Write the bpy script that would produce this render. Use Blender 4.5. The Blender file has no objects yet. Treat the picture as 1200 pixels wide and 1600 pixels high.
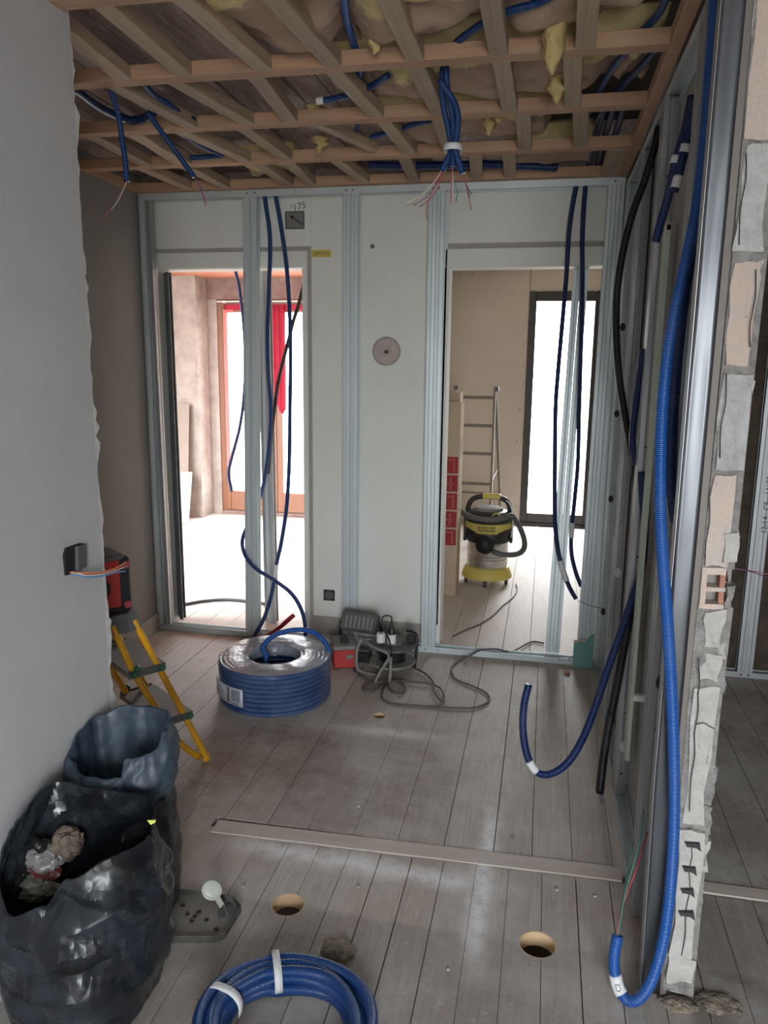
import bpy, bmesh, math, random
from mathutils import Vector, Matrix, noise
random.seed(7)
sc = bpy.context.scene
PI = math.pi

# ------------------------------------------------------------------ camera
CF, CYAW, CPITCH, CROLL = 1204.34, 0.203497, 0.192285, -0.01155
CAM = Vector((-0.324145, -4.069166, 1.6))
_R = (Matrix.Rotation(CYAW, 3, 'Z') @ Matrix.Rotation(-CPITCH, 3, 'X') @ Matrix.Rotation(CROLL, 3, 'Y'))
RIGHT, FWD, UP = _R.col[0].copy(), _R.col[1].copy(), _R.col[2].copy()
cd = bpy.data.cameras.new('camera'); cam = bpy.data.objects.new('camera', cd)
sc.collection.objects.link(cam)
cd.sensor_fit = 'VERTICAL'; cd.sensor_height = 36.0; cd.lens = CF / 1600 * 36.0
cd.clip_start = 0.05
m4 = Matrix(((RIGHT.x, UP.x, -FWD.x, CAM.x), (RIGHT.y, UP.y, -FWD.y, CAM.y), (RIGHT.z, UP.z, -FWD.z, CAM.z), (0, 0, 0, 1)))
cam.matrix_world = m4
sc.camera = cam

# ------------------------------------------------------------------ light and exposure
w = bpy.data.worlds.new('overcast_sky'); sc.world = w; w.use_nodes = True
wn = w.node_tree
for n in list(wn.nodes): wn.nodes.remove(n)
wo = wn.nodes.new('ShaderNodeOutputWorld'); wb = wn.nodes.new('ShaderNodeBackground')
wt = wn.nodes.new('ShaderNodeTexCoord'); ws = wn.nodes.new('ShaderNodeSeparateXYZ')
wr = wn.nodes.new('ShaderNodeValToRGB')
wr.color_ramp.elements[0].position = 0.42; wr.color_ramp.elements[0].color = (0.42, 0.42, 0.40, 1)
wr.color_ramp.elements[1].position = 0.56; wr.color_ramp.elements[1].color = (0.93, 0.97, 1.0, 1)
wm = wn.nodes.new('ShaderNodeMath'); wm.operation = 'MULTIPLY_ADD'; wm.inputs[1].default_value = 0.5; wm.inputs[2].default_value = 0.5
wn.links.new(wt.outputs['Generated'], ws.inputs[0]); wn.links.new(ws.outputs['Z'], wm.inputs[0])
wn.links.new(wm.outputs[0], wr.inputs[0]); wn.links.new(wr.outputs[0], wb.inputs[0]); wn.links.new(wb.outputs[0], wo.inputs[0])
wb.inputs[1].default_value = 27.0

def portal(name, cx, cy, cz, sx, sz, facing):
    """window opening marked for the sampler: it only guides the daylight, it gives none itself"""
    l = bpy.data.lights.new(name, 'AREA'); l.shape = 'RECTANGLE'; l.size = sx; l.size_y = sz
    l.cycles.is_portal = True
    o = bpy.data.objects.new(name, l); sc.collection.objects.link(o)
    o.location = (cx, cy, cz); d = Vector(facing)
    o.rotation_euler = d.to_track_quat('-Z', 'Y').to_euler()
portal('daylight_left_room', -3.02, 3.62, 1.18, 1.2, 2.0, (0, -1, 0))
portal('daylight_right_room', -0.20, 3.80, 1.15, 0.62, 2.15, (0, -1, 0))
portal('daylight_near_room', 0.35, -6.32, 1.4, 1.3, 1.5, (0, 1, 0))
sc.view_settings.view_transform = 'Standard'; sc.view_settings.look = 'None'
sc.view_settings.exposure = 0.0; sc.view_settings.gamma = 1.0
sc.view_settings.use_curve_mapping = False
try:
    sc.cycles.max_bounces = 14; sc.cycles.diffuse_bounces = 8; sc.cycles.glossy_bounces = 5
    sc.cycles.transparent_max_bounces = 12; sc.cycles.sample_clamp_indirect = 6.0
    sc.cycles.use_denoising = True
except Exception: pass

# ------------------------------------------------------------------ helpers
def at(px, py, axis, v):
    """point where the sight line of a photo pixel meets the plane axis = v"""
    d = RIGHT * ((px - 600) / CF) + FWD - UP * ((py - 800) / CF)
    return CAM + d * ((v - CAM[axis]) / d[axis])

MATS = {}
def nt_new(name):
    m = bpy.data.materials.new(name); m.use_nodes = True; n = m.node_tree
    b = n.nodes['Principled BSDF']; MATS[name] = m
    return m, n, b
def coord(n, kind='world', scale=(1, 1, 1)):
    if kind == 'world': s = n.nodes.new('ShaderNodeNewGeometry').outputs['Position']
    else: s = n.nodes.new('ShaderNodeTexCoord').outputs['Object' if kind == 'object' else 'UV']
    mp = n.nodes.new('ShaderNodeMapping'); mp.inputs['Scale'].default_value = scale
    n.links.new(s, mp.inputs['Vector']); return mp.outputs[0]
def nz(n, vec, scale, detail=5, rough=.6, dist=0):
    t = n.nodes.new('ShaderNodeTexNoise'); t.inputs['Scale'].default_value = scale
    t.inputs['Detail'].default_value = detail; t.inputs['Roughness'].default_value = rough
    t.inputs['Distortion'].default_value = dist; n.links.new(vec, t.inputs['Vector']); return t.outputs[0]
def ramp(n, fac, stops):
    r = n.nodes.new('ShaderNodeValToRGB'); el = r.color_ramp.elements
    while len(el) < len(stops): el.new(.5)
    for e, (p, c) in zip(el, stops):
        e.position = p; e.color = (c, c, c, 1) if isinstance(c, (int, float)) else (*c, 1)
    n.links.new(fac, r.inputs[0]); return r.outputs[0]
def mix(n, fac, a, b, mode='MIX'):
    x = n.nodes.new('ShaderNodeMix'); x.data_type = 'RGBA'; x.blend_type = mode
    for sock, v in ((x.inputs[0], fac), (x.inputs[6], a), (x.inputs[7], b)):
        if hasattr(v, 'links'): n.links.new(v, sock)
        elif isinstance(v, (int, float)): sock.default_value = v
        else: sock.default_value = (*v, 1)
    return x.outputs[2]
def mth(n, op, *a):
    x = n.nodes.new('ShaderNodeMath'); x.operation = op
    for s, v in zip(x.inputs, a):
        if hasattr(v, 'links'): n.links.new(v, s)
        else: s.default_value = v
    return x.outputs[0]
def band(n, val, lo, hi, soft):
    """1 inside lo..hi, fading over soft"""
    a = n.nodes.new('ShaderNodeMapRange'); a.interpolation_type = 'SMOOTHSTEP'; n.links.new(val, a.inputs[0]); a.inputs[1].default_value = lo - soft; a.inputs[2].default_value = lo + soft
    b = n.nodes.new('ShaderNodeMapRange'); b.interpolation_type = 'SMOOTHSTEP'; n.links.new(val, b.inputs[0]); b.inputs[1].default_value = hi - soft; b.inputs[2].default_value = hi + soft
    return mth(n, 'SUBTRACT', a.outputs[0], b.outputs[0])
def bump(n, b, h, strength, dist=.01):
    x = n.nodes.new('ShaderNodeBump'); x.inputs['Strength'].default_value = strength; x.inputs['Distance'].default_value = dist
    n.links.new(h, x.inputs['Height']); n.links.new(x.outputs[0], b.inputs['Normal'])
def objrand(n): return n.nodes.new('ShaderNodeObjectInfo').outputs['Random']

def simple(name, col, rough=.6, metal=0., dirt=None, dfac=.5, dscale=6, bscale=60, bstr=.15, kind='world', stretch=(1, 1, 1), rand=0., alpha=1., spec=.5, coat=0., bdist=.004):
    m, n, b = nt_new(name)
    v = coord(n, kind, stretch)
    d = dirt if dirt else tuple(c * .72 for c in col)
    f = ramp(n, nz(n, v, dscale), [(.38, 0.), (.72, dfac)])
    c = mix(n, f, col, d)
    if rand:
        r = n.nodes.new('ShaderNodeHueSaturation'); n.links.new(c, r.inputs['Color'])
        n.links.new(mth(n, 'MULTIPLY_ADD', objrand(n), rand, 1 - rand / 2), r.inputs['Value']); c = r.outputs[0]
    n.links.new(c, b.inputs['Base Color'])
    b.inputs['Roughness'].default_value = rough; b.inputs['Metallic'].default_value = metal
    b.inputs['Specular IOR Level'].default_value = spec
    if coat: b.inputs['Coat Weight'].default_value = coat
    if bstr: bump(n, b, nz(n, v, bscale), bstr, bdist)
    if alpha < 1: b.inputs['Alpha'].default_value = alpha
    return m

plaster = simple('grey_plaster', (.56, .56, .57), .85, dirt=(.44, .44, .45), dscale=2.2, bscale=22, bstr=.25)
render_rough = simple('broken_plaster_edge', (.80, .80, .79), .95, dirt=(.55, .54, .52), dscale=30, bscale=90, bstr=.8)
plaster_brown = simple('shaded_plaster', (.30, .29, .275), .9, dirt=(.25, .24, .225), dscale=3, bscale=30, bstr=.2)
paint = simple('old_cream_paint', (.80, .81, .77), .7, dirt=(.69, .69, .64), dscale=2.5, bscale=35, bstr=.12, dfac=.45)
groove = simple('dusty_groove', (.42, .40, .36), .95, dirt=(.30, .28, .25), dscale=14, bscale=70, bstr=.4)
galv = simple('galvanised_steel', (.66, .735, .755), .42, .38, dirt=(.50, .57, .60), dscale=5, bscale=14, bstr=.06, stretch=(1, 1, .4))
galv_dull = simple('dull_galvanised_steel', (.45, .47, .49), .42, .6, dirt=(.36, .36, .37), dscale=4, bscale=12, bstr=.06, stretch=(1, 1, .4))
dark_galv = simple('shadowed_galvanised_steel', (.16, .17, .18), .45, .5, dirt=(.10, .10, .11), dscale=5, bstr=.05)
steel_dark = simple('dark_steel_slot', (.035, .037, .04), .7)
terracotta = simple('terracotta_brick', (.60, .48, .41), .9, dirt=(.50, .47, .45), dscale=18, bscale=45, bstr=.9, rand=.1, dfac=.9, bdist=.012)
greyblock = simple('grey_mortar_block', (.50, .50, .50), .95, dirt=(.33, .325, .32), dscale=26, bscale=50, bstr=.9, rand=.1, dfac=.9, bdist=.012)
whiteblock = simple('white_plaster_block', (.52, .505, .485), .95, dirt=(.40, .385, .36), dscale=20, bscale=48, bstr=.9, rand=.08, dfac=.9, bdist=.012)
mortar = simple('crumbly_mortar', (.42, .41, .40), .98, dirt=(.22, .21, .20), dscale=40, bscale=80, bstr=1.)
mortarpale = simple('pale_crumbly_mortar', (.36, .35, .34), .98, dirt=(.20, .195, .185), dscale=34, bscale=60, bstr=1., dfac=.95, bdist=.02)
redclay = simple('raw_red_clay', (.38, .17, .11), .95, dirt=(.50, .33, .26), dscale=35, bscale=70, bstr=.8)
insul_dark = simple('dark_wood_wool', (.075, .055, .038), .95, dirt=(.03, .024, .018), dscale=16, bscale=40, bstr=1., dfac=.9)
gypsum = simple('beige_plasterboard', (.56, .50, .43), .85, dirt=(.50, .45, .39), dscale=3, bstr=.05)
gyp_green = simple('green_plasterboard', (.20, .42, .38), .85, dirt=(.17, .36, .33), dscale=5, bstr=.05)
gyp_pale = simple('pale_green_plasterboard', (.58, .66, .56), .85, dirt=(.50, .58, .50), dscale=8, bstr=.1)
gyp_core = simple('torn_gypsum_core', (.62, .48, .44), .95, dscale=30, bstr=.8)
frame_dark = simple('anthracite_window_frame', (.035, .032, .032), .4)
frame_wood = simple('orange_varnished_wood', (.19, .070, .030), .45, dirt=(.12, .042, .018), dscale=6, stretch=(8, 8, .6), bstr=.1)
curtain = simple('red_curtain', (.34, .010, .035), .8, dscale=10, bstr=.1)
pinkplaster = simple('stained_pink_plaster', (.37, .315, .28), .9, dirt=(.20, .17, .15), dscale=7, dfac=.75, bscale=30, bstr=.3)
lintel = simple('dark_lintel_mortar', (.17, .10, .085), .95, dirt=(.32, .26, .23), dscale=9, bscale=40, bstr=.6)
redceil = simple('red_wood_ceiling', (.44, .17, .10), .7, dirt=(.30, .10, .06), dscale=5, stretch=(6, .6, 1), bstr=.1)
black = simple('black_plastic', (.022, .022, .024), .45, bstr=.05)
blackrub = simple('black_rubber', (.014, .014, .016), .5, bstr=.05)
darkgrey = simple('dark_grey_plastic', (.085, .09, .092), .55, dirt=(.17, .165, .16), dscale=9, bstr=.1)
midgrey = simple('dusty_grey_plastic', (.20, .20, .195), .7, dirt=(.32, .30, .28), dscale=12, bstr=.1)
red = simple('red_plastic', (.50, .035, .03), .45, dirt=(.30, .06, .05), dscale=8, bstr=.05)
redpipe = simple('red_conduit_plastic', (.36, .012, .03), .4, bstr=.05)
yellowtube = simple('yellow_painted_tube', (.72, .36, .012), .38, dirt=(.60, .33, .06), dscale=14, bstr=.05)
greenplastic = simple('green_plastic', (.01, .12, .06), .45, bstr=.05)
vacyellow = simple('yellow_plastic', (.62, .50, .10), .5, dirt=(.52, .45, .20), dscale=8, bstr=.05)
chrome = simple('brushed_steel_tank', (.62, .60, .58), .25, .9, dirt=(.45, .43, .42), dscale=5, bstr=.05)
alu = simple('dull_aluminium', (.20, .175, .155), .5, .4, dirt=(.12, .105, .095), dscale=10, bstr=.1)
card = simple('cardboard', (.46, .365, .265), .9, dirt=(.38, .30, .215), dscale=6, bstr=.1)
redink = simple('red_print', (.30, .025, .025), .8, dirt=(.24, .04, .04), bstr=0)
redpale = simple('faded_red_print', (.40, .10, .085), .8, dirt=(.40, .15, .12), bstr=0)
blackink = simple('black_print', (.02, .02, .02), .8, bstr=0)
greyink = simple('grey_print', (.16, .16, .17), .8, bstr=0)
whiteplastic = simple('white_plastic', (.80, .81, .82), .4, bstr=0)
whitetape = simple('white_tape', (.78, .79, .80), .6, bstr=.1)
yellowtape = simple('yellow_masking_tape', (.72, .55, .10), .7, bstr=.1)
cord = simple('grey_flex', (.085, .078, .072), .6, dirt=(.16, .15, .14), dscale=20, bstr=0)
w_orange = simple('orange_wire', (.75, .32, .14), .5, bstr=0)
w_red = simple('red_wire', (.48, .06, .07), .5, bstr=0)
w_blue = simple('blue_wire', (.12, .30, .60), .5, bstr=0)
w_violet = simple('violet_wire', (.20, .08, .22), .5, bstr=0)
w_green = simple('green_wire', (.07, .22, .17), .5, bstr=0)
w_white = simple('white_wire', (.66, .66, .64), .5, bstr=0)
woolyellow = simple('yellow_glass_wool', (.56, .43, .20), 1., dirt=(.42, .30, .12), dscale=14, bscale=45, bstr=1.)
palewood = simple('fresh_cut_wood', (.72, .52, .32), .8, dirt=(.58, .40, .23), dscale=20, bstr=.3)
subfloor = simple('dark_void_rubble', (.10, .075, .055), .95, dirt=(.05, .04, .03), dscale=12, bscale=30, bstr=.8)
cream = simple('translucent_white_plastic', (.48, .49, .455), .35, bstr=0)
traygrey = simple('mortar_stained_tray', (.26, .245, .22), .8, dirt=(.17, .155, .14), dscale=14, bstr=.5)
tray_edge = simple('dark_tray_rim', (.05, .048, .045), .5, dirt=(.2, .19, .18), dscale=14, bstr=.2)
trashcloth = simple('brown_paper', (.20, .155, .12), .85, bscale=40, bstr=.8)
trashfilm = simple('clear_crumpled_film', (.34, .33, .33), .25, bscale=30, bstr=.8, alpha=.7)
lime = simple('lime_yellow_plastic', (.72, .78, .16), .5, bstr=0)
rubble = simple('crumbled_filler', (.36, .31, .24), .98, dirt=(.11, .09, .07), dscale=32, bscale=60, bstr=1., dfac=.95, bdist=.02)

def mk_conduit(name, col, dark, coat=0.):
    m, n, b = nt_new(name)
    uv = coord(n, 'uv')
    sx = n.nodes.new('ShaderNodeSeparateXYZ'); n.links.new(uv, sx.inputs[0])
    s = mth(n, 'SINE', mth(n, 'MULTIPLY', sx.outputs['Y'], 2 * PI / .0048))
    dust = ramp(n, nz(n, coord(n, 'world'), 7), [(.45, 0.), (.8, .10)])
    c = mix(n, ramp(n, s, [(0., 1.), (1., 0.)]), col, dark)
    n.links.new(mix(n, dust, c, (.30, .33, .38)), b.inputs['Base Color'])
    b.inputs['Roughness'].default_value = .36
    if coat: b.inputs['Coat Weight'].default_value = coat; b.inputs['Coat Roughness'].default_value = .06
    bump(n, b, s, .45, .0012)
    return m
blue = mk_conduit('blue_corrugated_conduit', (.008, .058, .22), (.005, .038, .15))
bluewrap = mk_conduit('film_covered_blue_conduit', (.008, .058, .22), (.005, .038, .15), 1.)
blue_bright = mk_conduit('bright_blue_corrugated_conduit', (.012, .11, .42), (.008, .07, .30))
blue_deep = mk_conduit('deep_blue_corrugated_conduit', (.007, .028, .13), (.004, .018, .085))
blackcond = mk_conduit('black_corrugated_conduit', (.013, .013, .015), (.008, .008, .009))

def mk_floor(name, base, warm, dark, house=True):
    m, n, b = nt_new(name)
    pos = coord(n, 'world'); sx = n.nodes.new('ShaderNodeSeparateXYZ'); n.links.new(pos, sx.inputs[0])
    X, Y = sx.outputs['X'], sx.outputs['Y']
    gv = n.nodes.new('ShaderNodeVectorMath'); gv.operation = 'ADD'
    rv = n.nodes.new('ShaderNodeCombineXYZ'); n.links.new(mth(n, 'MULTIPLY', objrand(n), 40.), rv.inputs[1])
    n.links.new(coord(n, 'world', (30, 1.5, 1)), gv.inputs[0]); n.links.new(rv.outputs[0], gv.inputs[1])
    grain = nz(n, gv.outputs[0], 3., 8, .68, .9)
    fine = nz(n, coord(n, 'world', (140, 4, 1)), 2., 4, .6)
    c = mix(n, ramp(n, grain, [(.34, 0.), (.66, 1.)]), base, dark)
    c = mix(n, ramp(n, nz(n, pos, 1.7, 6, .7), [(.46, 0.), (.66, .8)]), c, warm)
    r = n.nodes.new('ShaderNodeHueSaturation'); n.links.new(c, r.inputs['Color'])
    n.links.new(mth(n, 'MULTIPLY_ADD', objrand(n), .26, .87), r.inputs['Value']); c = r.outputs[0]
    # knots and nail heads
    kn = ramp(n, nz(n, coord(n, 'world', (1, .6, 1)), 15, 2, .5), [(.73, 0.), (.78, .8)])
    c = mix(n, kn, c, (.12, .10, .085))
    if house:
        # old brown stain left of the middle, dirty walking zone of the near room, painted shade in the dim room on the right
        st = mth(n, 'MULTIPLY', mth(n, 'MULTIPLY', band(n, X, -1.75, -.72, .22), band(n, Y, -1.76, -.95, .18)), ramp(n, nz(n, pos, 3.4, 6, .7), [(.32, .15), (.62, .75)]))
        c = mix(n, st, c, (.20, .155, .13))
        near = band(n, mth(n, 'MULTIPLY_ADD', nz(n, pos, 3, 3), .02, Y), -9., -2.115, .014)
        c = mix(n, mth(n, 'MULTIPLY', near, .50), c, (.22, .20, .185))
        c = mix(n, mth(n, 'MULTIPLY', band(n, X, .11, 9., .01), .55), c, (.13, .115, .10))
    # trodden plaster dust
    dust = ramp(n, nz(n, pos, 2.6, 9, .74), [(.45, 0.), (.70, .7)])
    c = mix(n, dust, c, (.60, .59, .58))
    sp = ramp(n, nz(n, pos, 42, 5, .75), [(.60, 0.), (.70, .7)])
    if house:
        ya = mth(n, 'MULTIPLY_ADD', X, .03, Y)
        wob = mth(n, 'MULTIPLY_ADD', nz(n, pos, 5, 4, .6), .10, -.05)
        t1 = mth(n, 'MULTIPLY', band(n, mth(n, 'ADD', ya, wob), -1.955, -1.885, .045), band(n, X, -1.25, -.40, .15))
        t2 = mth(n, 'MULTIPLY', band(n, mth(n, 'ADD', X, wob), -.475, -.415, .03), band(n, Y, -2.20, -1.50, .16))
        t3 = mth(n, 'MULTIPLY', mth(n, 'MULTIPLY', band(n, X, -1.2, -.7, .2), band(n, Y, -1.02, -.95, .04)), .7)
        tr = mth(n, 'MULTIPLY', mth(n, 'MAXIMUM', mth(n, 'MAXIMUM', t1, t2), t3), ramp(n, nz(n, pos, 22, 7, .8), [(.28, .05), (.52, 1.)]))
        tr = mth(n, 'MAXIMUM', tr, mth(n, 'MULTIPLY', sp, .5))
    else: tr = mth(n, 'MULTIPLY', sp, .4)
    c = mix(n, tr, c, (.84, .84, .86))
    n.links.new(c, b.inputs['Base Color'])
    b.inputs['Roughness'].default_value = .62
    bump(n, b, mth(n, 'ADD', grain, mth(n, 'MULTIPLY', fine, .5)), .35, .004)
    return m
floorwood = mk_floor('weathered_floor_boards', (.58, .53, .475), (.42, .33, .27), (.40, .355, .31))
floorback = mk_floor('daylit_pale_floor_boards', (.66, .60, .55), (.55, .47, .41), (.52, .46, .42), False)  # back-room boards coloured paler to stand in for strong window light
stripwood = simple('bare_pine_strip', (.55, .475, .405), .7, dirt=(.62, .58, .55), dscale=6, stretch=(1, 5, 1), bstr=.2, dfac=.8)

def mk_batten(name, a, bcol, stretch):
    m, n, b = nt_new(name)
    v = coord(n, 'object', stretch)
    g = nz(n, v, 5., 6, .6, .8)
    c = mix(n, ramp(n, g, [(.32, 0.), (.7, 1.)]), a, bcol)
    r = n.nodes.new('ShaderNodeHueSaturation'); n.links.new(c, r.inputs['Color'])
    n.links.new(mth(n, 'MULTIPLY_ADD', objrand(n), .3, .85), r.inputs['Value'])
    n.links.new(r.outputs[0], b.inputs['Base Color']); b.inputs['Roughness'].default_value = .75
    bump(n, b, g, .25, .003); return m
batten_x = mk_batten('sawn_pine_batten', (.52, .315, .20), (.40, .25, .16), (.5, 9, 9))
batten_y = mk_batten('sawn_spruce_noggin', (.45, .34, .245), (.34, .255, .185), (9, .5, 9))
oldboard = mk_batten('old_limewashed_board', (.25, .155, .115), (.44, .37, .35), (12, 1., 9))

def mk_insul(name):
    m, n, b = nt_new(name)
    v = coord(n, 'world')
    at_ = n.nodes.new('ShaderNodeAttribute'); at_.attribute_name = 'wool'
    fz = mth(n, 'ADD', at_.outputs['Fac'], mth(n, 'MULTIPLY', mth(n, 'SUBTRACT', nz(n, v, 22, 4), .5), .5))
    mask = ramp(n, fz, [(.47, 0.), (.53, 1.)])
    kraft = mix(n, ramp(n, nz(n, v, 9, 5), [(.35, 0.), (.7, .8)]), (.46, .33, .25), (.32, .22, .16))
    wool = mix(n, ramp(n, nz(n, v, 18, 5), [(.35, 0.), (.7, .9)]), (.70, .60, .32), (.52, .41, .19))
    n.links.new(mix(n, mask, kraft, wool), b.inputs['Base Color']); b.inputs['Roughness'].default_value = .95
    bump(n, b, nz(n, v, 28, 6, .7), .6, .01); return m
insul = mk_insul('kraft_faced_glass_wool')

def mk_bag(name, col, dustc, dfac, rough):
    m, n, b = nt_new(name)
    v = coord(n, 'world')
    d = ramp(n, nz(n, v, 7, 6, .7), [(.40, 0.), (.75, dfac)])
    n.links.new(mix(n, d, col, dustc), b.inputs['Base Color'])
    n.links.new(ramp(n, nz(n, v, 5, 4), [(.3, rough), (.75, rough + .25)]), b.inputs['Roughness'])
    vo = n.nodes.new('ShaderNodeTexVoronoi'); vo.feature = 'DISTANCE_TO_EDGE'; vo.inputs['Scale'].default_value = 6
    wv = n.nodes.new('ShaderNodeVectorMath'); wv.operation = 'ADD'
    nn = n.nodes.new('ShaderNodeTexNoise'); nn.inputs['Scale'].default_value = 4; n.links.new(v, nn.inputs['Vector'])
    n.links.new(v, wv.inputs[0]); n.links.new(nn.outputs['Color'], wv.inputs[1]); n.links.new(wv.outputs[0], vo.inputs['Vector'])
    bump(n, b, mth(n, 'ADD', mth(n, 'MULTIPLY', vo.outputs[0], 1.2), nz(n, v, 9, 4, .55)), .35, .012)
    return m
bagblack = mk_bag('black_bin_liner', (.008, .009, .011), (.045, .055, .07), .7, .16)
bagdust = mk_bag('dusty_blue_grey_sack', (.025, .042, .065), (.11, .145, .18), .8, .4)

def mk_wrap(name, alpha, rough, col=(.75, .76, .78)):
    m, n, b = nt_new(name)
    v = coord(n, 'world')
    b.inputs['Base Color'].default_value = (*col, 1); b.inputs['Roughness'].default_value = rough
    n.links.new(ramp(n, nz(n, v, 8, 5, .6), [(.3, max(0, alpha - .18)), (.75, min(1, alpha + .18))]), b.inputs['Alpha'])
    bump(n, b, nz(n, v, 16, 5, .6), .5, .012); return m
wraptop = mk_wrap('hazy_shrink_film', .50, .2, (.62, .63, .66))
wrapside = mk_wrap('clear_shrink_film', .05, .10, (.3, .4, .6))

mg, ng, bg = nt_new('window_glass')
bg.inputs['Base Color'].default_value = (1, 1, 1, 1); bg.inputs['Roughness'].default_value = .02
bg.inputs['Alpha'].default_value = .06
ms, ns_, bs = nt_new('sheer_pink_curtain')
bs.inputs['Base Color'].default_value = (.8, .30, .30, 1); bs.inputs['Alpha'].default_value = .45; bs.inputs['Roughness'].default_value = .9

mpanel, npn, bp = nt_new('shiny_dented_steel')
vv = coord(npn, 'world', (5, 5, 1.2))
npn.links.new(mix(npn, nz(npn, vv, 2.), (.15, .16, .175), (.10, .105, .115)), bp.inputs['Base Color'])
bp.inputs['Metallic'].default_value = .8; bp.inputs['Roughness'].default_value = .36
bump(npn, bp, nz(npn, coord(npn, 'world', (6, 6, 1.6)), 1.2, 2, .5), .25, .04)

# ---- mesh building
class MB:
    def __init__(s): s.v = []; s.f = []; s.uv = None
    def add(s, vs, fs):
        k = len(s.v); s.v += [Vector(p) for p in vs]; s.f += [tuple(i + k for i in f) for f in fs]
        return s
    def box(s, x0, x1, y0, y1, z0, z1, M=None):
        vs = [Vector(p) for p in ((x0, y0, z0), (x1, y0, z0), (x1, y1, z0), (x0, y1, z0), (x0, y0, z1), (x1, y0, z1), (x1, y1, z1), (x0, y1, z1))]
        if M: vs = [M @ p for p in vs]
        return s.add(vs, [(3, 2, 1, 0), (4, 5, 6, 7), (0, 1, 5, 4), (1, 2, 6, 5), (2, 3, 7, 6), (3, 0, 4, 7)])
    def beam(s, a, b, w, h, up=(0, 0, 1)):
        a, b = Vector(a), Vector(b); d = (b - a).normalized(); sd = d.cross(Vector(up)).normalized(); u = sd.cross(d)
        vs = [p + sd * (i * w / 2) + u * (j * h / 2) for p in (a, b) for i, j in ((-1, -1), (1, -1), (1, 1), (-1, 1))]
        return s.add(vs, [(3, 2, 1, 0), (4, 5, 6, 7), (0, 1, 5, 4), (1, 2, 6, 5), (2, 3, 7, 6), (3, 0, 4, 7)])
    def lathe(s, prof, c=(0, 0, 0), n=32, axis='Z', cap=True, sx=1., sy=1.):
        c = Vector(c); vs = []; fs = []
        for r, z in prof:
            for i in range(n):
                a = 2 * PI * i / n; p = Vector((r * math.cos(a) * sx, r * math.sin(a) * sy, z))
                if axis == 'Y': p = Vector((p.x, -p.z, p.y))
                elif axis == 'X': p = Vector((p.z, p.x, p.y))
                vs.append(c + p)
        m = len(prof)
        for j in range(m - 1):
            for i in range(n):
                fs.append((j * n + i, j * n + (i + 1) % n, (j + 1) * n + (i + 1) % n, (j + 1) * n + i))
        if cap: fs += [tuple(reversed(range(n))), tuple((m - 1) * n + i for i in range(n))]
        return s.add(vs, fs)
    def prism(s, poly, d0, d1, axis=1):
        """polygon in the two other axes, extruded along axis"""
        def P(a, b, d):
            if axis == 1: return (a, d, b)
            if axis == 0: return (d, a, b)
            return (a, b, d)
        n = len(poly)
        vs = [P(a, b, d0) for a, b in poly] + [P(a, b, d1) for a, b in poly]
        fs = [tuple(range(n)), tuple(reversed(range(n, 2 * n)))] + [(i, i + n, (i + 1) % n + n, (i + 1) % n) for i in range(n)]
        return s.add(vs, fs)
    def obj(s, name, mat, parent=None, smooth=False, bevel=0., solid=0.):
        me = bpy.data.meshes.new(name); me.from_pydata([tuple(p) for p in s.v], [], s.f); me.update()
        if s.uv:
            l = me.uv_layers.new(name='uv')
            for poly in me.polygons:
                for li, vi in zip(poly.loop_indices, poly.vertices): l.data[li].uv = s.uv[vi]
        bm = bmesh.new(); bm.from_mesh(me)
        if not solid: bmesh.ops.recalc_face_normals(bm, faces=bm.faces)
        if bevel: bmesh.ops.bevel(bm, geom=bm.edges[:], offset=bevel, segments=1, affect='EDGES')
        bm.to_mesh(me); bm.free()
        if smooth:
            me.polygons.foreach_set('use_smooth', [True] * len(me.polygons))
        me.materials.append(mat)
        o = bpy.data.objects.new(name, me); sc.collection.objects.link(o)
        if solid:
            md = o.modifiers.new('thickness', 'SOLIDIFY'); md.thickness = solid; md.offset = 0
        if parent: child(o, parent)
        return o
def world_of(o):
    return world_of(o.parent) @ o.matrix_parent_inverse @ o.matrix_basis if o.parent else o.matrix_basis.copy()
def child(o, parent):
    o.parent = parent; o.matrix_parent_inverse = world_of(parent).inverted()
def thing(name, label, cat, loc=(0, 0, 0), group=None):
    o = bpy.data.objects.new(name, None); sc.collection.objects.link(o); o.location = loc; o.empty_display_size = .05
    return tag(o, label, cat, group)
def tag(o, label, cat, group=None):
    o['label'] = label; o['category'] = cat
    if group: o['group'] = group
    return o
def struct(o): o['kind'] = 'structure'; return o
def stuff(o): o['kind'] = 'stuff'; return o
def autosmooth(o, ang=40):
    me = o.data; me.polygons.foreach_set('use_smooth', [True] * len(me.polygons))
    try: me.set_sharp_from_angle(angle=math.radians(ang))
    except Exception: pass
    return o

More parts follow.
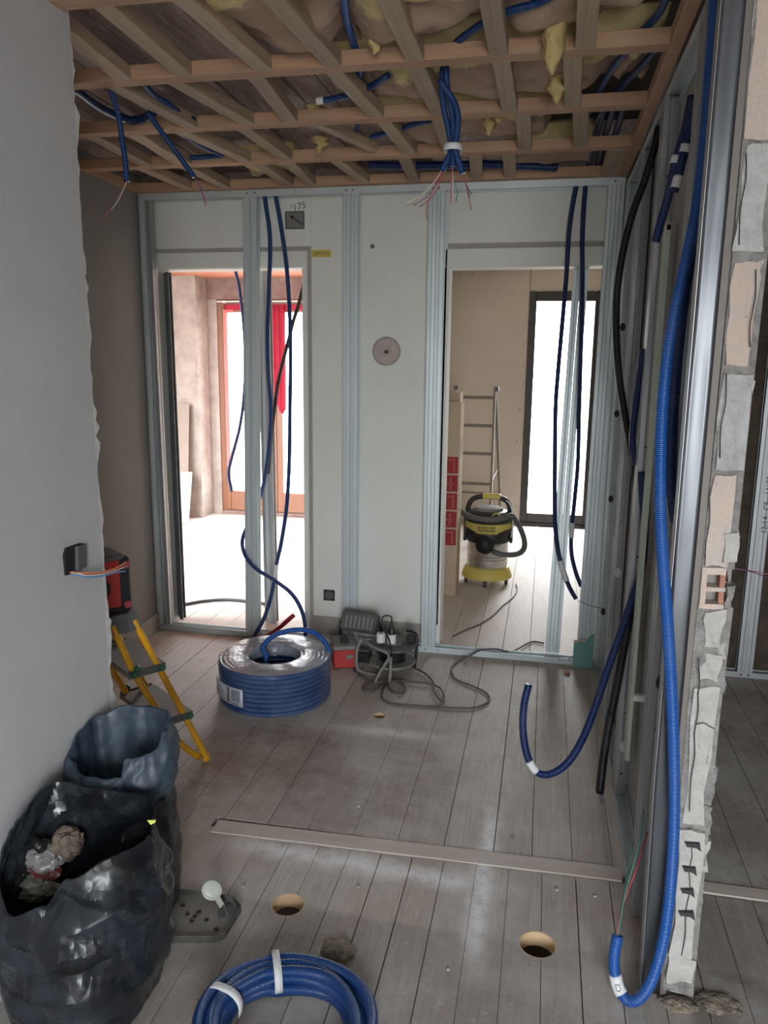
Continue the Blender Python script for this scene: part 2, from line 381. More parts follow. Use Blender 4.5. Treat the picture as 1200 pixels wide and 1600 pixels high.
def spline(pts, step=.02):
    P = [Vector(p) for p in pts]
    if len(P) == 2:
        P = [P[0], (P[0] + P[1]) / 2, P[1]]
    P = [P[0] * 2 - P[1]] + P + [P[-1] * 2 - P[-2]]
    out = []
    for i in range(1, len(P) - 2):
        a, b, c, d = P[i - 1:i + 3]
        k = max(2, int((c - b).length / step))
        for j in range(k):
            t = j / k
            out.append(.5 * ((2 * b) + (c - a) * t + (2 * a - 5 * b + 4 * c - d) * t * t + (3 * b - a - 3 * c + d) * t ** 3))
    out.append(P[-2]); return out
def tube(pts, r, n=10, step=.02, ribs=0., raw=False, taper=None):
    """round tube along a smooth path; ribs = corrugation depth (real geometry)"""
    L = [Vector(p) for p in pts] if raw else spline(pts, step)
    m = MB(); m.uv = []
    T = [(L[min(i + 1, len(L) - 1)] - L[max(i - 1, 0)]).normalized() for i in range(len(L))]
    nrm = T[0].orthogonal().normalized(); s = 0.; k = len(L)
    for i, p in enumerate(L):
        if i:
            s += (p - L[i - 1]).length
            nrm = (nrm - T[i] * nrm.dot(T[i])).normalized()
        bi = T[i].cross(nrm); rr = r - (ribs if i % 2 else 0)
        if taper: rr *= taper(i / (k - 1))
        for j in range(n):
            a = 2 * PI * j / n; m.v.append(p + nrm * (rr * math.cos(a)) + bi * (rr * math.sin(a))); m.uv.append((j / n, s))
    for i in range(k - 1):
        for j in range(n): m.f.append((i * n + j, i * n + (j + 1) % n, (i + 1) * n + (j + 1) % n, (i + 1) * n + j))
    m.f += [tuple(reversed(range(n))), tuple((k - 1) * n + i for i in range(n))]
    return m
def tobj(name, pts, r, mat, parent=None, **k):
    return tube(pts, r, **k).obj(name, mat, parent, smooth=True)
def path(pxs, axis, v0, v1=None):
    """photo pixels lifted onto planes axis = v0 .. v1"""
    n = len(pxs); out = []
    for i, p in enumerate(pxs):
        t = i / max(1, n - 1)
        v = p[2] if len(p) > 2 else (v0 if v1 is None else v0 + (v1 - v0) * t)
        out.append(at(p[0], p[1], axis, v))
    return out
def sleeve(pts, t0, t1, r, mat, parent, name='tape'):
    L = spline(pts, .01); a, b = int(t0 * (len(L) - 1)), max(int(t1 * (len(L) - 1)), int(t0 * (len(L) - 1)) + 2)
    return tube(L[a:b + 1], r, raw=True).obj(name, mat, parent, smooth=True)
def text(s, size, M, mat, parent, name='lettering', ext=.0006, sx=1.):
    c = bpy.data.curves.new(name, 'FONT'); c.body = s; c.size = size; c.extrude = ext; c.align_x = 'CENTER'; c.align_y = 'CENTER'
    t = bpy.data.objects.new('t', c); sc.collection.objects.link(t); bpy.context.view_layer.update()
    me = bpy.data.meshes.new_from_object(t.evaluated_get(bpy.context.evaluated_depsgraph_get()))
    bpy.data.objects.remove(t); me.name = name
    me.transform(M @ Matrix.Diagonal((sx, 1, 1, 1)))
    me.materials.clear(); me.materials.append(mat)
    o = bpy.data.objects.new(name, me); sc.collection.objects.link(o)
    if parent: child(o, parent)
    return o
def basis(origin, xdir, ydir):
    x = Vector(xdir).normalized(); y = Vector(ydir).normalized(); z = x.cross(y)
    return Matrix(((x.x, y.x, z.x, origin[0]), (x.y, y.y, z.y, origin[1]), (x.z, y.z, z.z, origin[2]), (0, 0, 0, 1)))
def fbm(p, o=4):
    return noise.fractal(Vector(p), 1.0, 2.0, o)

# ================================================================== STRUCTURE
# ---- floor: dark void below, boards on top
fl = struct(MB().box(-5.0, 2.3, -6.4, 3.75, -.16, -.12).obj('floor', subfloor))
for y in (-3.2, -2.62, -2.03, -1.35, -.7):
    MB().box(-1.7, 2.2, y, y + .06, -.12, -.046).obj('joist', subfloor, fl)
HOLES = [(-1.006, -2.123, .050), (-.271, -2.124, .052), (-1.002, -.831, .030)]
def plank(x0, x1, y0, y1, th=.026, mat=None):
    dz = random.uniform(-.0018, 0); e = .0004 + random.random() ** 1.5 * .0016
    m = MB().box(x0 + e, x1 - e, y0 + .001, y1 - .001, -th + dz, dz)
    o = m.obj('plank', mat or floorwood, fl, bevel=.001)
    for hx, hy, hr in HOLES:
        if x0 - hr < hx < x1 + hr and y0 - hr < hy < y1 + hr:
            cme = bpy.data.meshes.new('cut'); bm = bmesh.new()
            bmesh.ops.create_cone(bm, cap_ends=True, segments=40, radius1=hr, radius2=hr, depth=.2, matrix=Matrix.Translation((hx, hy, 0)))
            bm.to_mesh(cme); bm.free(); co = bpy.data.objects.new('cut', cme); sc.collection.objects.link(co)
            md = o.modifiers.new('b', 'BOOLEAN'); md.object = co; md.operation = 'DIFFERENCE'; md.solver = 'EXACT'
            bpy.context.view_layer.update()
            me = bpy.data.meshes.new_from_object(o.evaluated_get(bpy.context.evaluated_depsgraph_get()))
            o.modifiers.clear(); o.data = me; bpy.data.objects.remove(co)
    return o
# boards of the main room, measured where they meet the cross strip
xs = [-2.62, -2.47, -2.31, -2.15, -1.99, -1.83, -1.68, -1.52, -1.37, -1.21, -1.06, -.90, -.745, -.587, -.42, -.294, -.164, -.035, .10, .245, .385, .53, .665, .80, .945, 1.085, 1.22, 1.36, 1.5, 1.64, 1.78, 1.92, 2.06, 2.2]
for a, b in zip(xs, xs[1:]):
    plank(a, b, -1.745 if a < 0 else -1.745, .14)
x = -4.6
while x < 1.3:
    plank(x, x + .152, .14, 3.72, mat=floorback); x += .152
x = -1.62
while x < 2.15:
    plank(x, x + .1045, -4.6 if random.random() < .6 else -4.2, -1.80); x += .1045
for a, b in zip(range(-26, -14), range(-25, -13)):   # boards left of the strip run on
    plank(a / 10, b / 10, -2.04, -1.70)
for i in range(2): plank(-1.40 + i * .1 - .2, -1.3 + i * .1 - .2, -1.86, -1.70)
def floor_strip(x0, x1, ya, yb, wd):
    m = MB(); m.add([(x0, ya - wd, -.02), (x1, yb - wd, -.02), (x1, yb, -.02), (x0, ya, -.02), (x0, ya - wd, .0025), (x1, yb - wd, .0025), (x1, yb, .0025), (x0, ya, .0025)],
                    [(3, 2, 1, 0), (4, 5, 6, 7), (0, 1, 5, 4), (1, 2, 6, 5), (2, 3, 7, 6), (3, 0, 4, 7)])
    return m.obj('cross_board', stripwood, fl, bevel=.002)
floor_strip(-1.385, -.012, -1.765, -1.722, .072)
floor_strip(.125, 2.2, -1.738, -1.735, .055)
MB().box(-1.42, .12, -1.86, -1.70, -.040, -.030).obj('strip_bed', floorwood, fl)
MB().box(.12, 2.2, -1.86, -1.715, -.040, -.030).obj('strip_bed', floorwood, fl)
for hx, hy, hr in HOLES:
    MB().lathe([(hr - .003, -.046), (hr - .003, -.0015), (hr + .001, -.0015), (hr + .001, -.046), (hr - .003, -.046)], (hx, hy, 0), 40, cap=False).obj('hole_rim', palewood, fl)
MB().lathe([(.027, -.016), (.020, -.010), (.008, -.012), (.001, -.014)], (-1.002, -.831, 0), 20).obj('hole_plug', trashcloth, fl)

# ---- near left wall: grey plaster, ragged broken end
edge = []
z = -.02; 
rnd = random.Random(3)
while z < 3.2:
    edge.append((z, rnd.uniform(-.006, .008) + (.016 if rnd.random() < .22 else 0) + .006 * math.sin(z * 2.2)))
    z += rnd.uniform(.012, .04)
m = MB(); k = len(edge)
rows = []
for z, e in edge:
    rows.append([(-2.6, -2.05 + e * .5, z), (-1.615, -2.045 + e, z), (-1.602, -2.035 + e - .006, z), (-1.600, -2.055, z)])
for i, rws in enumerate(rows): m.v += [Vector(p) for p in rws]
for i in range(k - 1):
    for j in range(3): m.f.append((i * 4 + j, i * 4 + j + 1, (i + 1) * 4 + j + 1, (i + 1) * 4 + j))
chip = m.obj('broken_edge', render_rough)
wl = struct(MB().box(-2.6, -1.600, -6.3, -2.052, -.02, 3.2).obj('wall_left', plaster)); child(chip, wl)
# recessed socket hole in it, with loose wires
so = thing('wall_socket_recess', 'black empty socket recess in the grey plaster wall on the left, wires poking out', 'socket', (-1.6, -2.19, 1.05))
MB().prism([(-2.238, 1.012), (-2.17, 1.008), (-2.152, 1.02), (-2.15, 1.076), (-2.16, 1.086), (-2.228, 1.088), (-2.24, 1.07)], -1.603, -1.594, 0).obj('box_back', blackrub, so)
MB().prism([(-2.196, 1.012), (-2.152, 1.015), (-2.149, 1.082), (-2.19, 1.084)], -1.596, -1.585, 0).obj('box_side', darkgrey, so, bevel=.002)
for i, (c, dy, dz) in enumerate(((w_orange, 0, .004), (w_blue, -.002, -.008), (w_white, .002, -.002), (w_red, .004, .000))):
    pts = [(-1.60, -2.225 + .006 * i, 1.018), (-1.57, -2.19, 1.004 + dz), (-1.555, -2.12 + dy, .990 + dz), (-1.553, -2.06 + dy, .984 + dz), (-1.55, -2.005 + dy * 3, .984 + dz * 2.2)]
    tobj('wire', pts, .0022, c, so, n=6)

# ---- far left wall and skirting
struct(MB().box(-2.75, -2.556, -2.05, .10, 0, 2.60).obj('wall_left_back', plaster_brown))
struct(MB().box(-2.556, -2.54, -1.95, -.01, 0, .10).obj('baseboard_left', groove))

# ---- wall behind the metal frame, two door openings
WY = .085
wb_ = MB()
wb_.box(-2.75, -2.505, .098, .22, 0, 2.75)
wb_.box(-2.505, -1.63, .098, .22, 2.095, 2.75)
wb_.box(-1.63, -.872, .098, .22, 0, 2.75)
wb_.box(-.872, -.02, .098, .22, 2.085, 2.75)
wb_.box(-.02, .12, .098, .22, 0, 2.75)
wback = struct(wb_.obj('wall_back', paint))
skin = [(-2.56, -2.500, .0, 2.183), (-2.500, -1.632, 2.098, 2.183), (-1.652, -1.632, 0, 2.098),
        (-2.56, -1.597, 2.205, 2.55), (-1.597, -.86, .135, 2.55), (-.86, .04, 2.205, 2.55),
        (-.872, .04, 2.088, 2.178)]
skin[2] = (-1.632, -1.625, 0, 2.183)
for a, b, c, d in skin: MB().box(a, b, WY, .099, c, d).obj('plaster_panel', paint, wback, bevel=.002)
MB().box(-1.625, -1.622, .09, .099, 0, 2.183).obj('plaster_panel', paint, wback)
MB().box(-2.56, -1.597, 0.0965, .0985, 2.182, 2.206).obj('groove', groove, wback)
MB().box(-.86, .04, .0965, .0985, 2.177, 2.206).obj('groove', groove, wback)
MB().box(-1.623, -1.596, .0960, .0985, .0, 2.1825).obj('groove', groove, wback)
MB().box(-1.596, -.872, .0955, .0985, .0, .136).obj('dirty_base', groove, wback)
MB().box(-.874, -.85, WY, .225, 0, 2.088).obj('jamb', paint, wback, bevel=.002)
MB().box(-1.655, -1.628, .10, .225, 0, 2.098).obj('jamb', paint, wback, bevel=.002)
# round vent
vt = thing('round_vent_hole', 'round pinkish core-drilled hole with a small ring in the cream wall between the doors', 'vent', (-1.18, WY, 1.656))
MB().lathe([(.0775, -.001), (.0775, .004), (.070, .005), (.064, -.0005)], (-1.178, WY, 1.656), 40, 'Y', cap=False).obj('rim', groove, vt, smooth=True)
MB().lathe([(.066, .0), (.066, .002), (.028, .003), (.026, .001)], (-1.178, WY - .0005, 1.656), 40, 'Y').obj('disc', simple('pink_mortar', (.50, .40, .37), .9, dirt=(.62, .55, .52), dscale=30, bscale=60, bstr=.6), vt)
MB().lathe([(.026, .0), (.026, .006), (.021, .006), (.021, .001)], (-1.178, WY - .001, 1.656), 28, 'Y', cap=False).obj('ring', groove, vt)
MB().lathe([(.012, .001), (.010, .006), (.004, .008)], (-1.178, WY - .001, 1.653), 16, 'Y').obj('plug', subfloor, vt)
# upper junction box
jb = thing('junction_box', 'open grey junction box high on the cream wall right of the two blue conduits', 'junction box', (-1.69, WY, 2.34))
c = (-1.686, WY, 2.338)
MB().box(c[0] - .05, c[0] + .05, WY - .002, WY + .002, c[2] - .042, c[2] + .042).obj('back', midgrey, jb, bevel=.001)
for (a, b, d, e) in ((-.053, -.046, -.045, .045), (.046, .053, -.045, .045)):
    MB().box(c[0] + a, c[0] + b, WY - .006, WY + .002, c[2] + d, c[2] + e).obj('side', darkgrey, jb)
for (d, e) in ((-.045, -.039), (.039, .045)):
    MB().box(c[0] - .046, c[0] + .046, WY - .006, WY + .002, c[2] + d, c[2] + e).obj('side', darkgrey, jb)
MB().beam((c[0] - .02, WY - .004, c[2] + .02), (c[0] + .04, WY - .004, c[2] - .02), .006, .014).obj('torn_membrane', darkgrey, jb)
MB().beam((c[0] - .03, WY - .004, c[2] - .035), (c[0] - .015, WY - .004, c[2] + .03), .006, .012).obj('torn_membrane', traygrey, jb)
text("'175", .05, basis((-1.665, WY - .001, 2.405), (1, 0, .25), (-.15, 0, 1)), greyink, wback, 'pencil_mark', .0003)
# lower socket recess
s2 = thing('wall_socket_box', 'small black socket box low on the cream wall above the red toolbox', 'socket', (-1.50, WY, .262))
MB().box(-1.535, -1.468, WY - .004, WY + .003, .232, .298).obj('box_frame', black, s2, bevel=.003)
MB().lathe([(.026, .0), (.026, .003), (.020, .004), (.019, .0005)], (-1.5015, WY - .004, .265), 20, 'Y').obj('box_ring', darkgrey, s2)
# yellow tape with handwriting
tp = thing('label_tape', 'short strip of yellow tape with handwriting on the cream wall', 'tape', (-1.535, WY, 2.163))
MB().box(-1.592, -1.487, WY - .0012, WY, 2.147, 2.184).obj('strip', yellowtape, tp)
text('SAPPAYA', .026, basis((-1.54, WY - .0016, 2.165), (1, 0, 0), (.1, 0, 1)), greyink, tp, 'handwriting', .0003, .8)
an = at(582, 385, 1, WY)
MB().lathe([(.012, 0), (.012, .003), (.005, .004)], an, 10, 'Y').obj('wall_anchor', greyink, wback)

# ---- rooms behind
lr = struct(MB().box(-5.0, -3.735, 3.2, 3.6, 0, 2.5).obj('wall_left_room', pinkplaster))
struct(MB().box(-5.0, -4.6, .2, .95, 0, 2.5).box(-5.0, -4.6, .95, 3.3, 0, 2.5).obj('wall_left_room_side', pinkplaster))
struct(MB().box(-3.735, -3.64, 3.48, 3.6, 0, 2.46).obj('wall_reveal_left', pinkplaster))
struct(MB().box(-2.40, -1.42, 3.2, 3.6, 0, 2.5).obj('wall_left_room_right', pinkplaster))
struct(MB().box(-3.735, -2.40, 3.46, 3.6, 2.20, 2.5).obj('wall_lintel', lintel))
struct(MB().box(-1.42, -1.28, .21, 3.75, 0, 2.5).obj('wall_divider', gypsum))
struct(MB().box(-5.0, -1.28, .225, 3.75, 2.405, 2.56).obj('ceiling_left_room', redceil))
struct(MB().box(-1.28, 1.4, .21, 3.85, 2.50, 2.6).obj('ceiling_right_room', gypsum))
wr_ = MB()
wr_.box(-1.30, -.522, 3.70, 3.85, 0, 2.5).box(-.522, .125, 3.70, 3.85, 2.285, 2.5).box(.125, 1.4, 3.70, 3.85, 0, 2.5)
wrr = struct(wr_.obj('wall_right_room', gypsum))
for (a, b, c, d) in ((-1.28, -.528, .005, 2.495), (-.5195, .125, 2.287, 2.495), (.128, 1.26, .005, 2.495)):
    MB().box(a, b, 3.687, 3.70, c, d).obj('plasterboard_sheet', gypsum, wrr, bevel=.002)
for px, py in ((800, 462), (818, 538), (812, 640), (808, 690), (806, 790), (560 + 178, 427), (770, 425), (817, 600), (720, 428)):
    p = at(px, py, 1, 3.687); MB().lathe([(.007, 0), (.007, .002), (.003, .0025)], p, 8, 'Y').obj('screw', greyink, wrr)
sw = MB().box(1.26, 1.4, .2, 1.25, 0, 2.5).box(1.26, 1.4, 1.25, 3.85, 0, 2.5)
struct(sw.obj('wall_right_room_side', gypsum))
# left room French window
w1 = struct(bpy.data.objects.new('window_1', None)); sc.collection.objects.link(w1); w1.location = (-3.02, 3.52, 0)
FY0, FY1 = 3.50, 3.56
def fr(x0, x1, z0, z1, nm, mat, par, y0=FY0, y1=FY1, bev=.004): return MB().box(x0, x1, y0, y1, z0, z1).obj(nm, mat, par, bevel=bev)
fr(-3.665, -3.585, 0, 2.20, 'frame', frame_wood, w1); fr(-2.455, -2.395, 0, 2.20, 'frame', frame_wood, w1)
fr(-3.585, -2.455, 2.12, 2.20, 'frame', frame_wood, w1); fr(-3.64, -2.395, 0, .035, 'sill', lintel, w1, 3.47)
for a, b in ((-3.585, -3.022), (-3.018, -2.455)):
    st = .045
    fr(a, a + (st if a < -3.2 else .06), .04, 2.118, 'casement_stile', frame_wood, w1, 3.485, 3.545)
    fr(b - (.06 if a < -3.2 else st), b, .04, 2.118, 'casement_stile', frame_wood, w1, 3.485, 3.545)
    fr(a + .045, b - .045, .04, .245, 'bottom_panel', frame_wood, w1, 3.487, 3.54)
    fr(a + .045, b - .045, 2.075, 2.118, 'top_rail', frame_wood, w1, 3.487, 3.54)
    fr(a + .045, b - .045, .245, 2.075, 'pane', MATS['window_glass'], w1, 3.515, 3.518, 0)
def drape(name, x0, x1, z0, z1, y, mat, label, amp=.012, waves=5):
    m = MB(); nx, nzz = 28, 10
    for j in range(nzz + 1):
        for i in range(nx + 1):
            u, v = i / nx, j / nzz
            sag = (z1 - z0) * .05 * math.sin(u * PI * 2)
            m.v.append(Vector((x0 + (x1 - x0) * u, y + amp * math.sin(u * waves * 2 * PI + v), z0 + (z1 - z0) * v + sag * (1 - v))))
    for j in range(nzz):
        for i in range(nx): a = j * (nx + 1) + i; m.f.append((a, a + 1, a + nx + 2, a + nx + 1))
    return tag(m.obj(name, mat, smooth=True, solid=.002), label, 'curtain')
drape('curtain_valance', -3.55, -2.49, 2.095, 2.15, 3.455, curtain, 'short red curtain valance across the top of the wooden French window', .01, 12)
drape('curtain', -3.06, -2.90, 1.12, 2.14, 3.44, curtain, 'narrow red curtain hanging at the middle of the wooden French window', .012, 3)
drape('curtain', -3.56, -3.45, .5, 2.10, 3.45, MATS['sheer_pink_curtain'], 'sheer pink curtain at the left edge of the wooden French window', .012, 3)
rod = thing('curtain_rod', 'pale thin curtain rod above the red valance', 'rod', (-3.0, 3.45, 2.175))
tobj('pole', [(-3.62, 3.44, 2.178), (-2.42, 3.44, 2.178)], .007, whiteplastic, rod, n=8)
for x in (-3.55, -2.5): MB().box(x - .008, x + .008, 3.44, 3.50, 2.165, 2.19).obj('bracket', whiteplastic, rod)
# right room dark window
w2 = struct(bpy.data.objects.new('window_2', None)); sc.collection.objects.link(w2); w2.location = (-.2, 3.70, 0)
for (a, b, c, d) in ((-.521, -.455, .03, 2.28), (.085, .124, .03, 2.28), (-.455, .085, 2.185, 2.28), (-.455, .085, .03, .125)):
    fr(a, b, c, d, 'frame', frame_dark, w2, 3.672, 3.74)
fr(-.455, .085, .125, 2.185, 'pane', MATS['window_glass'], w2, 3.715, 3.719, 0)
fr(-.54, .14, .0, .028, 'threshold', steel_dark, w2, 3.64, 3.76)

# ---- right masonry partition, broken open end towards the camera
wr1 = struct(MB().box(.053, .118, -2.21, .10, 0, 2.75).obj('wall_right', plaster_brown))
MB().box(.0475, .056, -2.235, -1.2, 0, 2.6).obj('plaster_coat', mortar, wr1)
bricks = [(2.06, 2.50, .048, .10, 'p'), (1.835, 2.045, .050, .102, 'g'), (1.60, 1.815, .054, .103, 'p'), (1.372, 1.588, .052, .110, 'g'), (1.155, 1.36, .052, .098, 'p'),
          (.952, 1.045, .062, .104, 'w'), (.872, .938, .060, .102, 'w'), (.50, .858, .056, .104, 'w'), (.135, .485, .055, .106, 'w'), (.062, .128, .050, .112, 'w')]
def rough_block(x0, x1, y0, y1, z0, z1, mat, name, par, amp=.006, seed=0, n=(4, 2, 8)):
    bm = bmesh.new(); bmesh.ops.create_cube(bm, size=1)
    bmesh.ops.subdivide_edges(bm, edges=bm.edges[:], cuts=3, use_grid_fill=True)
    for v in bm.verts:
        p = Vector((x0 + (v.co.x + .5) * (x1 - x0), y0 + (v.co.y + .5) * (y1 - y0), z0 + (v.co.z + .5) * (z1 - z0)))
        q = p * 28 + Vector((seed * 3.1, 0, 0))
        p += Vector((noise.noise(q), noise.noise(q + Vector((9, 0, 0))), noise.noise(q + Vector((0, 9, 0))))) * amp
        v.co = p
    me = bpy.data.meshes.new(name); bm.to_mesh(me); bm.free(); me.materials.append(mat)
    o = bpy.data.objects.new(name, me); sc.collection.objects.link(o); child(o, par); return o
for i, (z0, z1, x0, x1, k) in enumerate(bricks):
    rough_block(x0, x1, -2.252 + random.uniform(-.004, .006), -2.12, z0, z1, {'p': terracotta, 'g': greyblock, 'w': whiteblock}[k], 'brick', wr1, .011, i)
# hollow brick: walls around two chambers
for (z0, z1) in ((1.132, 1.148), (1.092, 1.102), (1.05, 1.062)):
    rough_block(.046, .098, -2.25, -2.12, z0, z1, terracotta, 'brick', wr1, .003, z0 * 10)
rough_block(.046, .058, -2.25, -2.12, 1.055, 1.145, terracotta, 'brick', wr1, .003, 41)
rough_block(.088, .099, -2.245, -2.12, 1.055, 1.145, redclay, 'brick', wr1, .004, 42)
MB().box(.05, .095, -2.20, -2.12, 1.055, 1.145).obj('hollow_back', redclay, wr1)
rough_block(.085, .112, -2.262, -2.16, 1.165, 1.235, whiteblock, 'plaster_lump', wr1, .010, 51)
# torn-out slots in the lower brick
for zc, wd in ((.452, .034), (.385, .030), (.325, .030), (.262, .036)):
    MB().prism([(.062, zc + .006), (.062 + wd, zc + .008), (.062 + wd + .004, zc - .012), (.062 + wd - .008, zc - .004), (.066, zc - .004)], -2.264, -2.20, 1).obj('slot', steel_dark, wr1)
rnd = random.Random(5)
for pts in ([(.060, .845), (.064, .80), (.061, .74), (.066, .69), (.063, .62), (.066, .54)], [(.062, .765), (.078, .772), (.092, .764), (.103, .760)], [(.075, .46), (.082, .42), (.078, .38), (.085, .33), (.080, .27), (.084, .20), (.080, .14)],
            [(.056, 1.585), (.060, 1.52), (.055, 1.47), (.059, 1.40)], [(.095, 1.80), (.099, 1.74), (.094, 1.69), (.098, 1.64)], [(.055, .93), (.057, .90), (.062, .87), (.06, .84)], [(.054, 2.03), (.058, 1.98), (.053, 1.92), (.057, 1.85)]):
    tobj('crack', [(x, -2.2555 - .002 * (i % 2), z) for i, (x, z) in enumerate(pts)], .0012, steel_dark, wr1, n=5)
mm = MB()
rough_block(.046, .118, -2.2425, -2.13, .02, 1.055, mortarpale, 'mortar_bed', wr1, .006, 60)
rough_block(.046, .116, -2.2425, -2.13, 1.145, 2.5, mortarpale, 'mortar_bed', wr1, .006, 61)
# right jagged edge of the coat on the far side
for i in range(26):
    z = .1 + i * .092; rough_block(.100, .113 + rnd.uniform(-.010, .010), -2.240, -2.14, z, z + .085, mortarpale if i % 3 else whiteblock, 'plaster_fragment', wr1, .014, 70 + i)
# room on the right
rr = struct(MB().box(.115, 2.3, .092, .22, 0, 2.75).obj('wall_back_right', insul_dark))
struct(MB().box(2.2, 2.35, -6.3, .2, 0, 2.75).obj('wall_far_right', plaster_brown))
# near room: back wall with a wide window behind the camera
nb = MB().box(-2.6, -.3, -6.4, -6.25, 0, 2.9).box(1.0, 2.35, -6.4, -6.25, 0, 2.9).box(-.3, 1.0, -6.4, -6.25, 2.15, 2.9).box(-.3, 1.0, -6.4, -6.25, 0, .65)
struct(nb.obj('wall_near', plaster))

# ---- ceiling: slab, old boards, pine battens and noggins
ceil = struct(MB().box(-2.75, 2.35, -6.4, .22, 2.75, 2.85).obj('ceiling', subfloor))
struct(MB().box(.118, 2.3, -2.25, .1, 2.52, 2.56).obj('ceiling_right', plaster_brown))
struct(MB().box(-1.6, 2.3, -6.3, -2.45, 2.66, 2.74).obj('ceiling_near', plaster))
ZC = 2.482
MB().box(-2.56, .05, .052, .096, 2.50, 2.75).obj('wall_plate', oldboard, ceil)
x = -2.56
while x < -1.02:
    wd = random.uniform(.105, .14)
    dz = random.uniform(0, .006)
    MB().box(x, x + wd - .006, -2.4, .08, 2.578 + dz, 2.60).obj('ceiling_board', oldboard, ceil, bevel=.002)
    x += wd
YB = [-2.11, -1.565, -1.043, -.515, -.024]
for i, y in enumerate(YB):
    hw = .030 if i < 4 else .024
    o = MB().box(-1.275, 1.275, -hw, hw, -.022, .022).obj('batten', batten_x, None, bevel=.002)
    o.location = (-1.28, y, ZC + .022); child_loc = o.location.copy(); o.parent = ceil
MB().box(-.034, .004, -2.6, .05, ZC - .003, ZC + .045).obj('edge_batten', batten_x, ceil, bevel=.002)
MB().box(-2.557, -2.535, -2.04, .05, ZC, ZC + .045).obj('edge_batten', batten_x, ceil, bevel=.002)
def nog(a, b, wd=.056):
    p, q = at(*a, 2, ZC), at(*b, 2, ZC)
    return p, q, wd
NOG = [[(108, 58), (182, 117), 0], [(165, 15), (277, 110), 0], [(288, 4), (403, 103), 0], [(430, 4), (516, 99), 0], [(610, 10), (650, 98), 0], [(765, 0), (778, 79), 0], [(920, 0), (915, 68), 0],
       [(172, 134), (280, 190), 1], [(268, 128), (374, 188), 1], [(398, 120), (448, 184), 1], [(519, 112), (584, 180), 1], [(648, 104), (682, 172), 1], [(782, 92), (795, 165), 1], [(895, 84), (895, 158), 1],
       [(118, 168), (190, 205), 2], [(150, 218), (210, 250), 2], [(204, 206), (266, 248), 2], [(280, 206), (368, 246), 2], [(375, 200), (440, 245), 2], [(600, 193), (640, 240), 2], [(685, 180), (700, 230), 2], [(817, 176), (820, 228), 2], [(907, 168), (907, 222), 2],
       [(215, 262), (283, 292), 3], [(280, 258), (340, 288), 3], [(392, 250), (446, 287), 3], [(446, 250), (483, 287), 3], [(520, 250), (567, 284), 3], [(630, 245), (645, 278), 3], [(742, 235), (745, 276), 3], [(795, 235), (797, 275), 3]]
for a, b, k in NOG:
    p, q = at(*a, 2, ZC), at(*b, 2, ZC)
    d = (q - p)
    y0, y1 = YB[k] + .026, YB[k + 1] - .026
    t0, t1 = (y0 - p.y) / d.y, (y1 - p.y) / d.y
    P, Q = p + d * t0, p + d * t1
    M = Matrix.Translation((P + Q) / 2 + Vector((0, 0, .0205 + random.uniform(0, .002)))) @ Matrix.Rotation(math.atan2(d.y, d.x) - PI / 2, 4, 'Z')
    L = (Q - P).length / 2
    o = MB().box(-.028, .028, -L, L, -.021, .021).obj('noggin', batten_y, None, bevel=.002)
    o.matrix_basis = M; o.parent = ceil
p, q = at(483, 196, 2, ZC), at(583, 238, 2, ZC)
MB().beam(p + Vector((0, 0, .03)), q + Vector((0, 0, .02)), .042, .035).obj('loose_noggin', batten_y, ceil, bevel=.002)
MB().box(-.12, -.035, -.485, -.05, ZC - .001, ZC + .04).obj('noggin', batten_y, ceil, bevel=.002)
# conduits that run in the ceiling (pixel track, height); the insulation is pushed up above them
CEILC = {
 'k1': ([(533, -40), (538, 0), (542, 30), (550, 60), (559, 90), (562, 120), (563, 150), (560, 190), (556, 205)], 2.540),
 'k3': ([(880, -18), (840, 5), (800, 16), (760, 34), (735, 50), (712, 68), (697, 92)], 2.530),
 'k2': ([(606, 118), (585, 132), (560, 144), (535, 151), (512, 156), (497, 158)], 2.520),
 'k4': ([(1050, -25), (1030, 20), (1005, 48), (975, 85), (955, 110), (930, 155), (915, 185)], 2.540),
 'k5': ([(1062, 40), (1030, 72), (1000, 105), (972, 135), (945, 165), (930, 190)], 2.540),
 'k10': ([(580, 214), (615, 205), (645, 195), (672, 188)], 2.512)}
CEILP = {k: spline([at(a, b, 2, z) for a, b in p], .04) for k, (p, z) in CEILC.items()}
_CP = [p for l in CEILP.values() for p in l]
